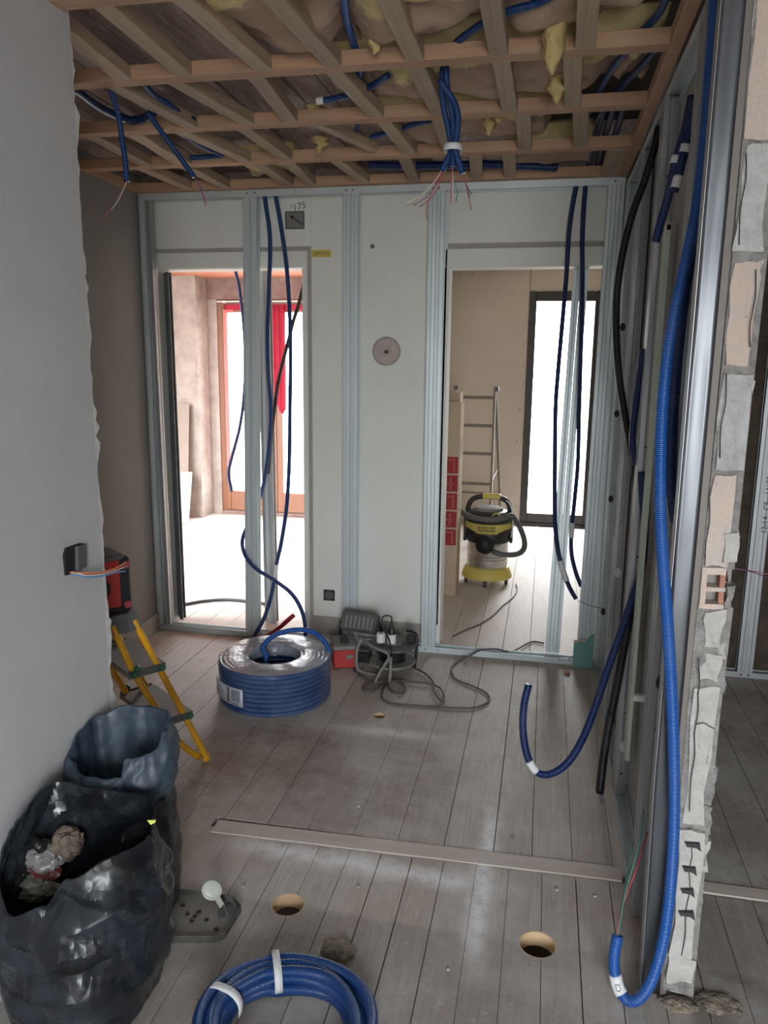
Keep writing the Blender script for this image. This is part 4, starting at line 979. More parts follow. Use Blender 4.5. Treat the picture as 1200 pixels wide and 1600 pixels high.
def film(prof, nm, mat, amp):
    m = MB()
    for r, z in prof:
        for i in range(n):
            a = 2 * PI * i / n; d = Vector((math.cos(a), math.sin(a), 0)); k = noise.noise(Vector((math.cos(a) * 5, math.sin(a) * 5, z * 14 + r * 9)))
            m.v.append(Vector((CX, CY, z + amp * .6 * abs(k))) + d * (r + amp * abs(k)))
    for j in range(len(prof) - 1):
        for i in range(n): m.f.append((j * n + i, j * n + (i + 1) % n, (j + 1) * n + (i + 1) % n, (j + 1) * n + i))
    return m.obj(nm, mat, coil, smooth=True)
film([(CR + .002, .002), (CR + .002, .05), (CR + .002, .1), (CR + .002, .15), (CR + .002, CH - .018), (CR - .006, CH)], 'side_film', wrapside, .004)
film([(CR - .004, CH), (CR - .03, CH + .006), (CR - .07, CH + .007), (CR - .11, CH + .006), (CI + .015, CH + .004), (CI - .004, CH - .012), (CI - .004, CH - .05)], 'top_film', wraptop, .007)
m = MB()
for j in range(2):
    for i in range(13):
        a = math.radians(200 + i * 58 / 12); m.v.append(Vector((CX + (CR + .009) * math.cos(a), CY + (CR + .009) * math.sin(a), .045 + j * .085)))
m.f = [(i, i + 1, i + 14, i + 13) for i in range(12)]
lab = m.obj('label', simple('white_label', (.62, .66, .74), .4, bstr=0), coil, smooth=True, solid=.0006)
def on_coil(a0, a1, z0, z1, nm, mat):
    m = MB()
    for j in range(2):
        for i in range(5):
            a = math.radians(a0 + (a1 - a0) * i / 4); m.v.append(Vector((CX + (CR + .0105) * math.cos(a), CY + (CR + .0105) * math.sin(a), z0 + j * (z1 - z0))))
    m.f = [(i, i + 1, i + 6, i + 5) for i in range(4)]
    return m.obj(nm, mat, lab, solid=.0004)
on_coil(238, 241.5, .052, .125, 'barcode_bar', greyink)
on_coil(244, 255, .066, .122, 'printed_panel', simple('grey_panel_print', (.25, .28, .32), .5, bstr=0))
for i in range(4): on_coil(245.5 + i * 2.2, 246.6 + i * 2.2, .048, .060, 'print_mark', greyink)
for i, (z0, z1) in enumerate(((.085, .092), (.098, .103))): on_coil(212, 232 - i * 6, z0, z1, 'print_line', simple('pale_print_%d' % i, (.36, .38, .43), .5, bstr=0))
# its loose end looping over the top
end = [(CX - .055, CY - .0, .12), (CX - .04, CY - .01, .20), at(410, 1012, 1, -.70), at(430, 992, 1, -.66), at(462, 984, 1, -.62), at(490, 988, 1, -.60), at(508, 1004, 1, -.60), at(516, 1022, 1, -.62)]
tobj('loose_end', end, .0125, blue_bright, coil, n=12)
# ---- loose coil in the foreground
C2 = Vector((-.862, -2.572, 0))
lc = thing('conduit_coil', 'loose coil of blue conduit tied with white tape on the floor at the front', 'conduit coil', tuple(C2))
rc = random.Random(11)
pts = []
for i in range(0, 8 * 36 + 20):
    a = 2.2 + 2 * PI * i / 36; tn = i / 36
    rr = [.182, .160, .139, .185, .163, .142, .171, .150, .19][min(8, int(tn))]
    nx_ = [.182, .160, .139, .185, .163, .142, .171, .150, .19][min(8, int(tn) + 1)]
    f = tn % 1; rr = rr + (nx_ - rr) * f * f * (3 - 2 * f)
    layer = [0, 0, 0, .85, .85, .85, 1.5, 1.5, 1.5][min(8, int(tn))]; ly2 = [0, 0, 0, .85, .85, .85, 1.5, 1.5, 1.5][min(8, int(tn) + 1)]
    zz = .016 + .0255 * (layer + (ly2 - layer) * f)
    w_ = .010 * noise.noise(Vector((math.cos(a) * 1.3, math.sin(a) * 1.3, int(tn) * 3.7)))
    spread = .022 * max(0, math.cos(a - .2)) * (((int(tn) * 37) % 5) / 4 - .3)
    pts.append(C2 + Vector(((rr + w_ + spread) * math.cos(a) * 1.08, (rr + w_ + spread) * math.sin(a), zz + .002 * math.sin(a * 3))))
tube(spline(pts, .006), .0148, n=12, raw=True).obj('hose', blue, lc, smooth=True)
def coil_band(ang, r0, r1, z0, z1, wd):
    d = Vector((math.cos(ang), math.sin(ang), 0)); t = Vector((-math.sin(ang), math.cos(ang), 0))
    L = [C2 + d * (r0 * 1.06) + Vector((0, 0, z0)), C2 + d * (r0 * 1.06) + Vector((0, 0, z1 * .7)), C2 + d * ((r0 * .75 + r1 * .25) * 1.06) + Vector((0, 0, z1)), C2 + d * ((r0 * .25 + r1 * .75) * 1.06) + Vector((0, 0, z1)), C2 + d * (r1 * 1.06) + Vector((0, 0, z1 * .7)), C2 + d * (r1 * 1.06) + Vector((0, 0, z0))]
    L = spline(L, .01); m = MB()
    for p in L: m.v += [p - t * wd / 2, p + t * wd / 2]
    m.f = [(2 * i, 2 * i + 1, 2 * i + 3, 2 * i + 2) for i in range(len(L) - 1)]
    return m.obj('tape', whitetape, lc, smooth=True, solid=.001)
coil_band(2.02, .112, .212, .02, .076, .020); coil_band(2.92, .118, .214, .015, .073, .022)

# ---- cable reel with adapters
reel = thing('cable_reel', 'dusty black cable reel on a bent tube stand with two white adapters plugged in', 'cable reel', (-1.045, -.33, 0))
rx, ry = -1.047, -.300
MB().lathe([(.118, .048), (.122, .052), (.122, .058), (.118, .062)], (rx, ry, 0), 40).obj('lower_disc', midgrey, reel, smooth=False)
MB().lathe([(.062, .062), (.060, .10), (.062, .14)], (rx, ry, 0), 32).obj('drum', blackrub, reel, smooth=True)
for i in range(6): 
    o = tobj('cable_turn', [(rx + .064 * math.cos(a), ry + .064 * math.sin(a), .068 + i * .0115) for a in [2 * PI * k / 20 for k in range(21)]], .006, blackrub, reel, n=6)
MB().lathe([(.122, .142), (.126, .146), (.126, .154), (.060, .160), (.058, .172), (.002, .174)], (rx, ry, 0), 40).obj('upper_disc', darkgrey, reel)
tobj('stand', [(rx - .05, ry - .20, .012), (rx - .03, ry - .185, .06), (rx + .01, ry - .150, .13), (rx - .01, ry - .135, .152), (rx - .09, ry - .10, .165), (rx - .16, ry - .02, .175)], .008, midgrey, reel, n=10)
tobj('stand', [(rx + .02, ry - .152, .135), (rx + .022, ry - .165, .07), (rx + .020, ry - .175, .012)], .009, midgrey, reel, n=10)
tobj('stand', [(rx - .16, ry - .02, .175), (rx - .178, ry - .06, .12), (rx - .175, ry - .07, .03), (rx - .14, ry - .085, .012), (rx - .05, ry - .11, .012)], .009, midgrey, reel, n=10)
tobj('stand', [(rx + .11, ry + .05, .012), (rx + .118, ry + .05, .10), (rx + .115, ry + .06, .19), (rx + .06, ry + .08, .20)], .008, black, reel, n=10)
MB().box(rx + .07, rx + .115, ry + .01, ry + .045, .155, .20).obj('plug_cover', black, reel, bevel=.006)
for px, k in ((595, 'left'), (612, 'right')):
    p = at(px, 1003, 1, ry - .05)
    ad = thing('plug_adapter', '%s one of two white plug adapters on the cable reel' % k, 'adapter', (p.x, ry - .05, .172))
    MB().lathe([(.0215, .173), (.0225, .178), (.0225, .216), (.020, .221), (.002, .221)], (p.x, ry - .05, 0), 24).obj('body', whiteplastic, ad)
    if k == 'left': MB().lathe([(.010, .2205), (.010, .2225), (.006, .2225)], (p.x, ry - .05, 0), 14).obj('socket_hole', midgrey, ad)
    else:
        plug = thing('power_plug', 'black power plug with looping flex in the right white adapter', 'plug', (p.x, ry - .05, .222))
        MB().lathe([(.020, .222), (.021, .232), (.016, .246), (.009, .262), (.006, .285), (.002, .287)], (p.x, ry - .05, 0), 16).obj('body', black, plug)
        q = Vector((p.x, ry - .05, .284))
        tobj('flex', [q, q + Vector((-.004, -.002, .03)), at(606, 962, 1, ry - .055), at(598, 964, 1, ry - .06), at(597, 975, 1, ry - .065), at(602, 987, 1, ry - .08), at(608, 1000, 1, ry - .10), at(612, 1020, 1, ry - .155), at(614, 1045, 2, .03), at(606, 1064, 2, .007)], .0042, black, plug, n=8)
def cordobj(label, pxs, r=.0052, z=.0056, mat=cord, extra=None):
    pts = catenary(pxs, z)
    if extra: pts += extra
    t = thing('extension_cable', label, 'cable', tuple(pts[0])); tobj('flex', pts, r, mat, t, n=8, step=.012); return t
cordobj('grey flex snaking from the cable reel over the door track into the right room', [(606, 1066), (597, 1080), (598, 1092), (612, 1099), (640, 1102), (672, 1104), (705, 1106), (738, 1106), (758, 1100), (765, 1092), (759, 1082), (738, 1072), (715, 1063), (706, 1051), (708, 1040), (722, 1030)], z=.0056,
        extra=[at(735, 1024, 1, -.06) , Vector((at(750, 1017, 1, -.01).x, -.012, .044)), Vector((at(775, 1010, 1, .02).x, .03, .043)), Vector((at(800, 1006, 1, .06).x, .075, .020)), at(830, 1003, 2, .006), at(850, 1005, 2, .006)])
cordobj('grey flex making a loop right of the cable reel', [(632, 1040), (650, 1045), (665, 1053), (677, 1066), (679, 1080), (686, 1092), (694, 1097), (694, 1086), (686, 1074), (668, 1068), (640, 1065), (612, 1063)], z=.013)
cordobj('small flex loops in front of the cable reel', [(553, 1047), (566, 1058), (583, 1066), (600, 1066), (587, 1077), (572, 1080), (566, 1075), (578, 1068), (600, 1064), (622, 1066), (633, 1074), (630, 1082), (617, 1083), (608, 1076), (604, 1066)], z=.012)
vc = cordobj('thin grey flex trailing from the vacuum cleaner to the door track', [(806, 912), (808, 922), (800, 935), (785, 947), (770, 962), (750, 975), (728, 984), (708, 994)], .0042, .0048)
# red tool box and black things by the wall
rb = thing('toolbox', 'small red metal box with dusty grey lid between the wrapped coil and the cable reel', 'toolbox', (-1.325, -.26, 0))
MT = Matrix.Translation((-1.318, -.27, 0)) @ Matrix.Rotation(.35, 4, 'Z')
MB().box(-.062, .062, -.075, .10, .006, .105, MT).obj('body', red, rb, bevel=.005)
MB().box(-.066, .066, -.079, .104, .105, .128, MT).obj('lid', midgrey, rb, bevel=.006)
MB().box(.002, .040, -.083, -.076, .060, .082, MT).obj('latch', midgrey, rb, bevel=.002)
for x in (-.05, .05): MB().box(x - .012, x + .012, -.07, .09, 0, .007, MT).obj('foot', black, rb)
MB().box(-.02, .02, -.03, .05, .128, .150, MT).obj('handle', black, rb, bevel=.005)
wkl = thing('work_lamp', 'dusty dark grey floodlight leaning on the wall behind the cable reel', 'lamp', (-1.28, -.1, 0))
ML = Matrix.Translation((-1.268, -.115, .188)) @ Matrix.Rotation(-.15, 4, 'Z') @ Matrix.Rotation(-.45, 4, 'X')
MB().box(-.105, .105, -.035, .035, -.055, .055, ML).obj('housing', darkgrey, wkl, bevel=.012)
MB().box(-.088, .088, -.042, -.034, -.040, .030, ML).obj('grille', midgrey, wkl, bevel=.004)
for i in range(7): MB().box(-.080 + i * .025, -.072 + i * .025, -.048, -.041, -.036, .026, ML).obj('rib', darkgrey, wkl)
tobj('bracket', [(-1.372, -.12, .19), (-1.385, -.10, .12), (-1.375, -.11, .02), (-1.33, -.16, .008), (-1.21, -.16, .008), (-1.16, -.11, .02), (-1.152, -.09, .12), (-1.163, -.10, .19)], .009, black, wkl, n=8)
MB().box(-.05, .05, .030, .060, -.03, .03, ML).obj('rear_box', black, wkl, bevel=.006)
kb = thing('black_box', 'black speckled battery pack on the floor under the floodlight', 'battery', (-1.215, -.2, 0))
MB().box(-1.255, -1.185, -.235, -.175, 0, .060).obj('body', blackrub, kb, bevel=.006)
MB().box(-1.248, -1.192, -.229, -.181, .060, .072).obj('rail', darkgrey, kb, bevel=.003)
wdg = thing('grey_wedge', 'dark grey plastic wedge leaning behind the wrapped coil', 'offcut', (-1.78, -.15, 0))
MB().prism([(-1.86, .0), (-1.74, .0), (-1.70, .085), (-1.735, .095), (-1.785, .088), (-1.83, .04)], -.10, -.085).obj('plate', darkgrey, wdg, bevel=.002)
MB().beam((-1.80, -.083, .03), (-1.74, -.083, .07), .012, .016).obj('ridge', black, wdg)

# ---- folding step ladder
F0 = Vector((-1.607, -1.383, 0)); LU = Vector((-.593, -.805, 0)).normalized(); LW = Vector((-.805, .593, 0)).normalized()
lad = thing('step_ladder', 'yellow tubular folding step ladder with grey treads behind the left wall edge', 'step ladder', tuple(F0))
WID = .33
def LP(d, w_, h): return F0 + LU * d + LW * w_ + Vector((0, 0, h))
for w_ in (0, WID):
    tobj('front_rail', [LP(0, w_, .012), LP(.066, w_, .17), LP(.173, w_, .42), LP(.275, w_, .66)], .0128, yellowtube, lad, n=14)
    tobj('rear_rail', [LP(.03, w_, .022), LP(.09, w_, .085), LP(.161, w_, .185), LP(.218, w_, .317), LP(.287, w_, .462), LP(.355, w_, .655)], .0125, yellowtube, lad, n=14)
    tobj('strut', [LP(.36, w_, .64), LP(.47, w_, .33), LP(.565, w_, .012)], .0115, yellowtube, lad, n=12)
    MB().lathe([(.0145, -.004), (.016, .012), (.0145, .024)], LP(0, w_, .0), 14).obj('foot', palewood if w_ else yellowtube, lad)
    for (d0, d1, h) in ((.073, .20, .222), (.178, .31, .452)):
        a, b = LP(d0 - .012, w_ - .012 if not w_ else w_ + .012, h), LP(d1, w_ - .012 if not w_ else w_ + .012, h)
        MB().beam(a, b, .004, .030).obj('side_plate', darkgrey, lad)
        for d, hh in ((d0, h), (d1 - .02, h), (d1 - .032, h + .022)):
            q = LP(d, w_ - .018 if not w_ else w_ + .018, hh)
            mt = MB().lathe([(.012, -.006), (.014, 0), (.012, .006)], (0, 0, 0), 14, 'Y'); Mx = Matrix.Translation(q) @ Matrix.Rotation(math.atan2(-LW.x, LW.y) , 4, 'Z'); mt.v = [Mx @ p for p in mt.v]
            kn = mt.obj('bolt_cap', greenplastic, lad)
            mt = MB().lathe([(.005, -.009), (.005, .009)], (0, 0, 0), 10, 'Y'); mt.v = [Mx @ p for p in mt.v]; mt.obj('rivet', alu, kn)
def tread(d0, d1, h, th=.022, mat=midgrey, nm='tread'):
    m = MB(); vs = [LP(d, w_, z) for z in (h - th / 2, h + th / 2) for d, w_ in ((d0, -.004), (d1, -.004), (d1, WID + .004), (d0, WID + .004))]
    m.add(vs, [(3, 2, 1, 0), (4, 5, 6, 7), (0, 1, 5, 4), (1, 2, 6, 5), (2, 3, 7, 6), (3, 0, 4, 7)]); return m.obj(nm, mat, lad, bevel=.004)
tread(.05, .21, .222); tread(.155, .315, .452)
tread(.255, .52, .672, .03, alu, 'platform')
m = MB(); m.add([LP(d, -.010, z) for d, z in ((.245, .62), (.40, .62), (.40, .69), (.262, .69))] + [LP(d, -.004, z) for d, z in ((.245, .62), (.40, .62), (.40, .69), (.262, .69))],
    [(0, 1, 2, 3), (7, 6, 5, 4), (0, 4, 5, 1), (1, 5, 6, 2), (2, 6, 7, 3), (3, 7, 4, 0)]); m.obj('platform_side', darkgrey, lad)
for w_ in (.05, WID - .05): tobj('cross_bar', [LP(.50, 0, .2), LP(.50, WID, .2)], .006, alu, lad, n=8) if w_ < .1 else None
# ---- red and black tool case on the platform
tc = thing('tool_case', 'red and black tool battery charger on top of the yellow step ladder', 'tool case', tuple(LP(.36, .10, .69)))
Mt = basis(LP(.375, .115, .688), LU, -LW)  # local x along depth, y towards the room
Mt = Matrix(((LU.x, -LW.x, 0, 0), (LU.y, -LW.y, 0, 0), (0, 0, 1, 0), (0, 0, 0, 1))); Mt.translation = LP(.375, .08, .689)
MB().box(-.090, .090, -.09, .055, .0, .20, Mt).obj('core', red, tc, bevel=.006)
for x in (-.088, .088):
    MB().box(x - .020, x + .020, -.095, .064, 0, .205, Mt).obj('corner_guard', black, tc, bevel=.008)
    for z in (.028, .178):
        o = MB().lathe([(.013, 0), (.015, .006), (.012, .010)], (0, 0, 0), 14, 'Y'); o.v = [Mt @ (Vector((x, .064, z)) + Vector((p.x, -p.y, p.z))) for p in o.v]; o.obj('rubber_bumper', simple('dull_red_bumper', (.38, .05, .07), .6, bstr=0) if 'dull_red_bumper' not in MATS else MATS['dull_red_bumper'], tc)
MB().box(-.092, .092, -.092, .060, .190, .218, Mt).obj('top_cover', darkgrey, tc, bevel=.010)
MB().box(-.092, .092, -.092, .060, -.001, .022, Mt).obj('base', black, tc, bevel=.006)
o = MB().lathe([(.042, 0), (.042, .006), (.036, .008), (.030, .002)], (0, 0, 0), 24, 'Y'); o.v = [Mt @ (Vector((.012, .055, .098)) + Vector((p.x, -p.y, p.z))) for p in o.v]; o.obj('round_dial', blackrub, tc)

# ---- bin bags
def table(th, tb):
    d = math.degrees(th) % 360
    for (a, x), (b, y) in zip(tb, tb[1:]):
        if a <= d <= b:
            f = (d - a) / (b - a); f = f * f * (3 - 2 * f); return x + (y - x) * f
    return tb[-1][1]
def bag(name, label, c, rx, ry, rim, mat, seed, crease, bulge=.14, n=150, rows=70, q=2.6, flare=0., facets=(24, 11)):
    """open sack: outer skin up to an uneven rim, then down the inside"""
    t = thing(name, label, 'bag', tuple(c)); m = MB(); c = Vector(c)
    rj = random.Random(int(seed * 10)); NC, NR = facets
    jit = [[rj.gauss(0, 1) for _ in range(NC)] for _ in range(NR + 2)]
    def facet(th, v):
        """piecewise flat crumple: values on a coarse triangle lattice, joined linearly"""
        u = (th / (2 * PI) % 1) * NC + v * 5.5; w_ = v * NR
        i, j = int(u), int(w_); fu, fv = u - i, w_ - j; j = min(j, NR)
        g = lambda p, q: jit[min(q, NR + 1)][p % NC]
        if fu + fv < 1: return g(i, j) * (1 - fu - fv) + g(i + 1, j) * fu + g(i, j + 1) * fv
        return g(i + 1, j + 1) * (fu + fv - 1) + g(i, j + 1) * (1 - fu) + g(i + 1, j) * (1 - fv)
    def surf(th, v, inside):
        hh = table(th, rim); z = hh * v
        ct, st = math.cos(th), math.sin(th)
        k = 1 + bulge * math.sin(min(1, v * 1.05) * PI) + flare * v * v
        p = Vector((ct * 1.5, st * 1.5, z * 2.6 + seed))
        big = noise.noise(p * .9) * crease
        fine = (1 - 2 * abs(noise.noise(p * 6))) * crease * .08
        sq = (abs(ct) ** q + abs(st) ** q) ** (-1 / q)
        r = (k + (big + facet(th, v) * crease * .30 + fine) * (.5 + .5 * min(1, v * 2))) * sq
        if inside: r -= .035 + .05 * (1 - v)
        if v < .08: r *= .86 + v * 1.75
        return c + Vector((rx * r * ct, ry * r * st, max(z, .001)))
    lv = [i / rows for i in range(rows + 1)]
    seq = [(v, 0) for v in lv] + [(v, 1) for v in reversed(lv[int(rows * .12):])]
    for v, ins in seq:
        for i in range(n): m.v.append(surf(2 * PI * i / n, v, ins))
    for j in range(len(seq) - 1):
        for i in range(n): m.f.append((j * n + i, j * n + (i + 1) % n, (j + 1) * n + (i + 1) % n, (j + 1) * n + i))
    k = (len(seq) - 1) * n; m.f.append(tuple(k + i for i in range(n)))
    o = m.obj('sack', mat, t)
    autosmooth(o, 14)
    return t, surf
RIM1 = [(0, .478), (40, .468), (90, .485), (140, .505), (185, .48), (215, .40), (240, .335), (268, .37), (292, .445), (325, .485), (360, .492)]
B1, surf1 = bag('bin_bag', 'large open shiny black bin bag of rubbish, front left by the grey wall', (-1.385, -2.560, 0), .170, .158, RIM1, bagblack, 3.3, .20, bulge=.14, facets=(20, 8))
C2B = Vector((-1.448, -2.238, 0))
RIM2 = [(0, .44), (60, .45), (120, .44), (180, .43), (240, .42), (300, .42), (360, .44)]
B2, surf2 = bag('bin_bag', 'taller black bin bag with dusty blue grey rolled down top behind the open one', tuple(C2B), .130, .096, RIM2, bagblack, 8.1, .07, bulge=.12)
m = MB(); n = 140; rows = 26
RIMC = [(0, .585), (45, .60), (100, .595), (150, .565), (190, .545), (225, .505), (262, .485), (290, .49), (294, .535), (330, .545), (360, .585)]
def cuff(th, v):
    d = Vector((math.cos(th), math.sin(th), 0)); base = surf2(th, .72, False); rr = Vector((base.x, base.y, 0)) - Vector((C2B.x, C2B.y, 0))
    qn = Vector((d.x * 1.6, d.y * 1.6, v * 1.5 + 4))
    off = .006 + .012 * math.sin(min(1, v * 1.1) * PI) + .012 * noise.noise(qn) + .006 * (1 - 2 * abs(noise.noise(qn * 2.2))) + .016 * (((math.degrees(th) - 292) % 360) / 360)
    z0 = .415 + .015 * math.sin(th * 2 + 1) + .01 * noise.noise(d * 2); z = z0 + (table(th, RIMC) + .006 * noise.noise(d * 4) - z0) * v
    return C2B + rr * (.95 - .07 * v) + d * off + Vector((0, 0, z))
for j in range(rows + 1):
    for i in range(n): m.v.append(cuff(2 * PI * i / n, j / rows))
for kk, (dr, dz) in enumerate(((.006, .002), (.012, .03), (.014, .08), (.022, .13), (.035, .2))):
    for i in range(n):
        p = cuff(2 * PI * i / n, 1); d = Vector((math.cos(2 * PI * i / n), math.sin(2 * PI * i / n), 0)); m.v.append(p - d * (dr + .008 * noise.noise(Vector((d.x * 3, d.y * 3, kk)))) - Vector((0, 0, dz)))
for j in range(rows + 5):
    for i in range(n): m.f.append((j * n + i, j * n + (i + 1) % n, (j + 1) * n + (i + 1) % n, (j + 1) * n + i))
o = m.obj('rolled_cuff', bagdust, B2); autosmooth(o, 42); o['label'] = 'dusty blue grey rolled down top'
# rubbish inside the open bag
def crumple(name, label, cat, c, r, mat, seed, sq=(1, 1, 1), group=None):
    bm = bmesh.new(); bmesh.ops.create_icosphere(bm, subdivisions=4, radius=1)
    for v in bm.verts:
        d = v.co.normalized(); k = 1 + .30 * noise.noise(d * 1.8 + Vector((seed, 0, 0))) + .22 * (1 - 2 * abs(noise.noise(d * 3.1 + Vector((0, seed, 0))))) + .08 * noise.noise(d * 9)
        v.co = Vector((d.x * r * k * sq[0], d.y * r * k * sq[1], d.z * r * k * sq[2])) + Vector(c)
    me = bpy.data.meshes.new(name); bm.to_mesh(me); bm.free(); me.materials.append(mat)
    o = bpy.data.objects.new(name, me); sc.collection.objects.link(o); autosmooth(o, 45)
    return tag(o, label, cat, group)
crumple('crumpled_paper', 'crumpled brown paper in the open bin bag', 'paper', at(105, 1318, 1, -2.47), .036, trashcloth, 2)
crumple('plastic_wrapper', 'crumpled clear plastic wrapper in the open bin bag', 'wrapper', at(66, 1338, 1, -2.50), .042, trashfilm, 5, (1.2, .8, .8))
crumple('red_wrapper', 'red scrap under the clear wrapper in the open bin bag', 'wrapper', at(62, 1356, 1, -2.49), .040, simple('dull_red_film', (.17, .045, .04), .4, bscale=30, bstr=.6), 7, (1.3, .8, .7))
crumple('grey_wrapper', 'crumpled grey sheet at the left rim inside the open bin bag', 'wrapper', at(16, 1345, 1, -2.515), .05, simple('grey_film', (.16, .16, .155), .35, bscale=30, bstr=.8), 9, (1.2, .8, .7))
crumple('grey_wrapper', 'pale grey green rubbish below the wrappers in the open bin bag', 'wrapper', at(40, 1382, 1, -2.52), .05, simple('greygreen_film', (.20, .20, .17), .4, bscale=30, bstr=.8), 12, (1.5, .7, .6))
tobj('x', path([(2, 1300, -2.50), (8, 1272, -2.49), (20, 1275, -2.485), (36, 1295, -2.49), (52, 1312, -2.51), (66, 1326, -2.53)], 1, 0), .0135, blackcond, None, n=14)
o = bpy.data.objects['x']; o.name = 'black_hose'; o.data.name = 'black_hose'; tag(o, 'piece of black corrugated hose curving inside the open bin bag', 'hose')
MB().prism([(-.013, .002), (.010, .006), (.007, -.001), (-.004, -.008)], -.001, .001).obj('y', lime)
o = bpy.data.objects['y']; o.name = 'lime_scrap'; o.data.name = 'lime_scrap'; o.location = at(238, 1284, 1, -2.585); tag(o, 'small lime yellow scrap on the right rim of the open bin bag', 'scrap')

# ---- plastering tray with a white ladle-like cup
ty = thing('mortar_tray', 'small mortar stained tray lying on the floor right of the bin bags', 'tray', (-1.20, -2.14, 0))
A = [at(272, 1393, 2, .01), at(365, 1405, 2, .01), at(376, 1420, 2, .01), at(350, 1462, 2, .01), at(334, 1468, 2, .01), at(262, 1468, 2, .01)]
poly = [(p.x, p.y) for p in A]
MB().prism(poly, .0, .006, 2).obj('bottom', traygrey, ty)
for i in range(6):
    a, b = Vector((*poly[i], .011)), Vector((*poly[(i + 1) % 6], .011)); MB().beam(a, b, .006, .022).obj('rim', tray_edge, ty, bevel=.002)
for px, py in ((293, 1428), (305, 1432), (311, 1425), (323, 1437), (300, 1439), (286, 1415), (338, 1452)):
    p = at(px, py, 2, .007); MB().lathe([(.006, 0), (.006, .002), (.003, .003)], p, 10, sx=1.2).obj('spot', blackrub, ty)
MB().lathe([(.030, .0), (.030, .004), (.010, .006)], at(352, 1424, 2, .006), 20, sx=.7).obj('dark_patch', darkgrey, ty)
cu = thing('white_scoop', 'translucent white plastic scoop standing in the mortar tray', 'scoop', tuple(at(352, 1425, 2, .01)))
cp = at(332, 1389, 1, -2.215); q = at(347, 1416, 1, -2.19)
dr = (q - cp).normalized(); fx = -FWD
Mc = basis(cp, RIGHT, UP)
o = MB().lathe([(.0025, .0), (.020, .0005), (.0275, .004), (.0295, .009), (.0285, .010), (.026, .006), (.019, .003), (.003, .002)], (0, 0, 0), 28, cap=True); o.v = [Mc @ p for p in o.v]; o.obj('cup', cream, cu, smooth=True)
MB().beam(cp + dr * .024, q + dr * .004, .018, .006, up=tuple(fx)).obj('neck', cream, cu, bevel=.002)
MB().beam(q, at(355, 1430, 2, .014), .016, .006, up=tuple(fx)).obj('handle', darkgrey, cu, bevel=.002)

# ---- rubble lying on the boards
def lump(label, px, py, r, seed, sq, mat=rubble):
    p = at(px, py, 2, 0); p.z = r * sq[2] * .45; return crumple('rubble_lump', label, 'rubble', p, r, mat, seed, sq)
lump('crumbled yellowish filler patch behind the loose blue coil', 527, 1488, .040, 3, (1.1, .9, .35))
lump('broken floor filler patch right of the brick edge', 1122, 1568, .042, 6, (1.2, .75, .14))
lump('crumbling mortar at the foot of the brick edge', 1060, 1572, .038, 8, (1.0, .55, .28))
lump('rusty brown crumbs at the end of a floorboard by the right doorway', 886, 1052, .022, 10, (.6, 1.3, .3), redclay)
lump('white plaster crumb by the lowest bend of the long conduit', 1000, 1556, .010, 14, (1.4, .8, .8), whiteblock)
rc = random.Random(2)
for i, (px, py) in enumerate(((905, 1230), (870, 1390), (640, 1262), (700, 1515), (560, 1260), (800, 1140), (560, 1385), (380, 1385), (930, 1400), (1005, 1490))):
    p = at(px, py, 2, .003); m = MB(); m.lathe([(.004, -.003), (.006, 0), (.003, .003)], p, 6, sx=rc.uniform(.7, 1.5)); o = m.obj('plaster_crumb', whiteblock); tag(o, 'tiny white plaster crumb lying on the floor boards', 'crumb', 'tiny plaster crumbs on the floor')

# ================================================================== RIGHT ROOM
VX, VY = -.692, 1.52
vac = thing('vacuum_cleaner', 'yellow and black workshop vacuum with a steel tank in the right doorway', 'vacuum cleaner', (VX, VY, 0))
V = lambda prof, nm, mat, n=40, sy=.95, sm=True: autosmooth(MB().lathe(prof, (VX, VY, 0), n, sy=sy).obj(nm, mat, vac), 40) if sm else MB().lathe(prof, (VX, VY, 0), n, sy=sy).obj(nm, mat, vac)
V([(.184, .050), (.186, .058), (.178, .085), (.162, .125), (.150, .132), (.002, .132)], 'base', vacyellow)
for a in (-90, -162, -18, 54, 126):
    x, y = VX + .155 * math.cos(math.radians(a)), VY + .15 * math.sin(math.radians(a))
    MB().lathe([(.020, -.012), (.0255, -.009), (.0255, .009), (.020, .012)], (x, y, .0256), 16, 'X').obj('caster', black, vac)
    MB().lathe([(.018, .045), (.018, .060)], (x, y, 0), 12).obj('caster_post', darkgrey, vac)
V([(.146, .128), (.150, .14), (.150, .190), (.146, .194), (.150, .199), (.150, .212), (.146, .216), (.150, .221), (.150, .345)], 'tank', chrome)
V([(.153, .318), (.158, .33), (.158, .392), (.152, .40)], 'collar', black)
m = MB(); nn = 24                                                  # lower front bulge with the hose inlet
MB().lathe([(.002, .0), (.036, .0), (.046, .014), (.064, .05)], (VX - .005, VY - .176, .330), 24, 'Y').obj('inlet_housing', black, vac, smooth=True)
V([(.158, .392), (.166, .40), (.172, .43), (.170, .462), (.160, .468)], 'band', vacyellow)
V([(.160, .462), (.170, .475), (.172, .505), (.160, .53), (.13, .545), (.002, .548)], 'motor_head', black)
V([(.105, .545), (.098, .565), (.06, .572), (.002, .574)], 'lid', midgrey)
for s in (-1, 1):
    MB().box(VX + s * .168 - .012, VX + s * .168 + .012, VY - .03, VY + .03, .31, .50).obj('side_latch', black, vac, bevel=.005)
    MB().prism([(VX - .06 * s - .02, .40), (VX - .06 * s + .02, .40), (VX - .06 * s, .40)], VY - .17, VY - .16).v if False else None
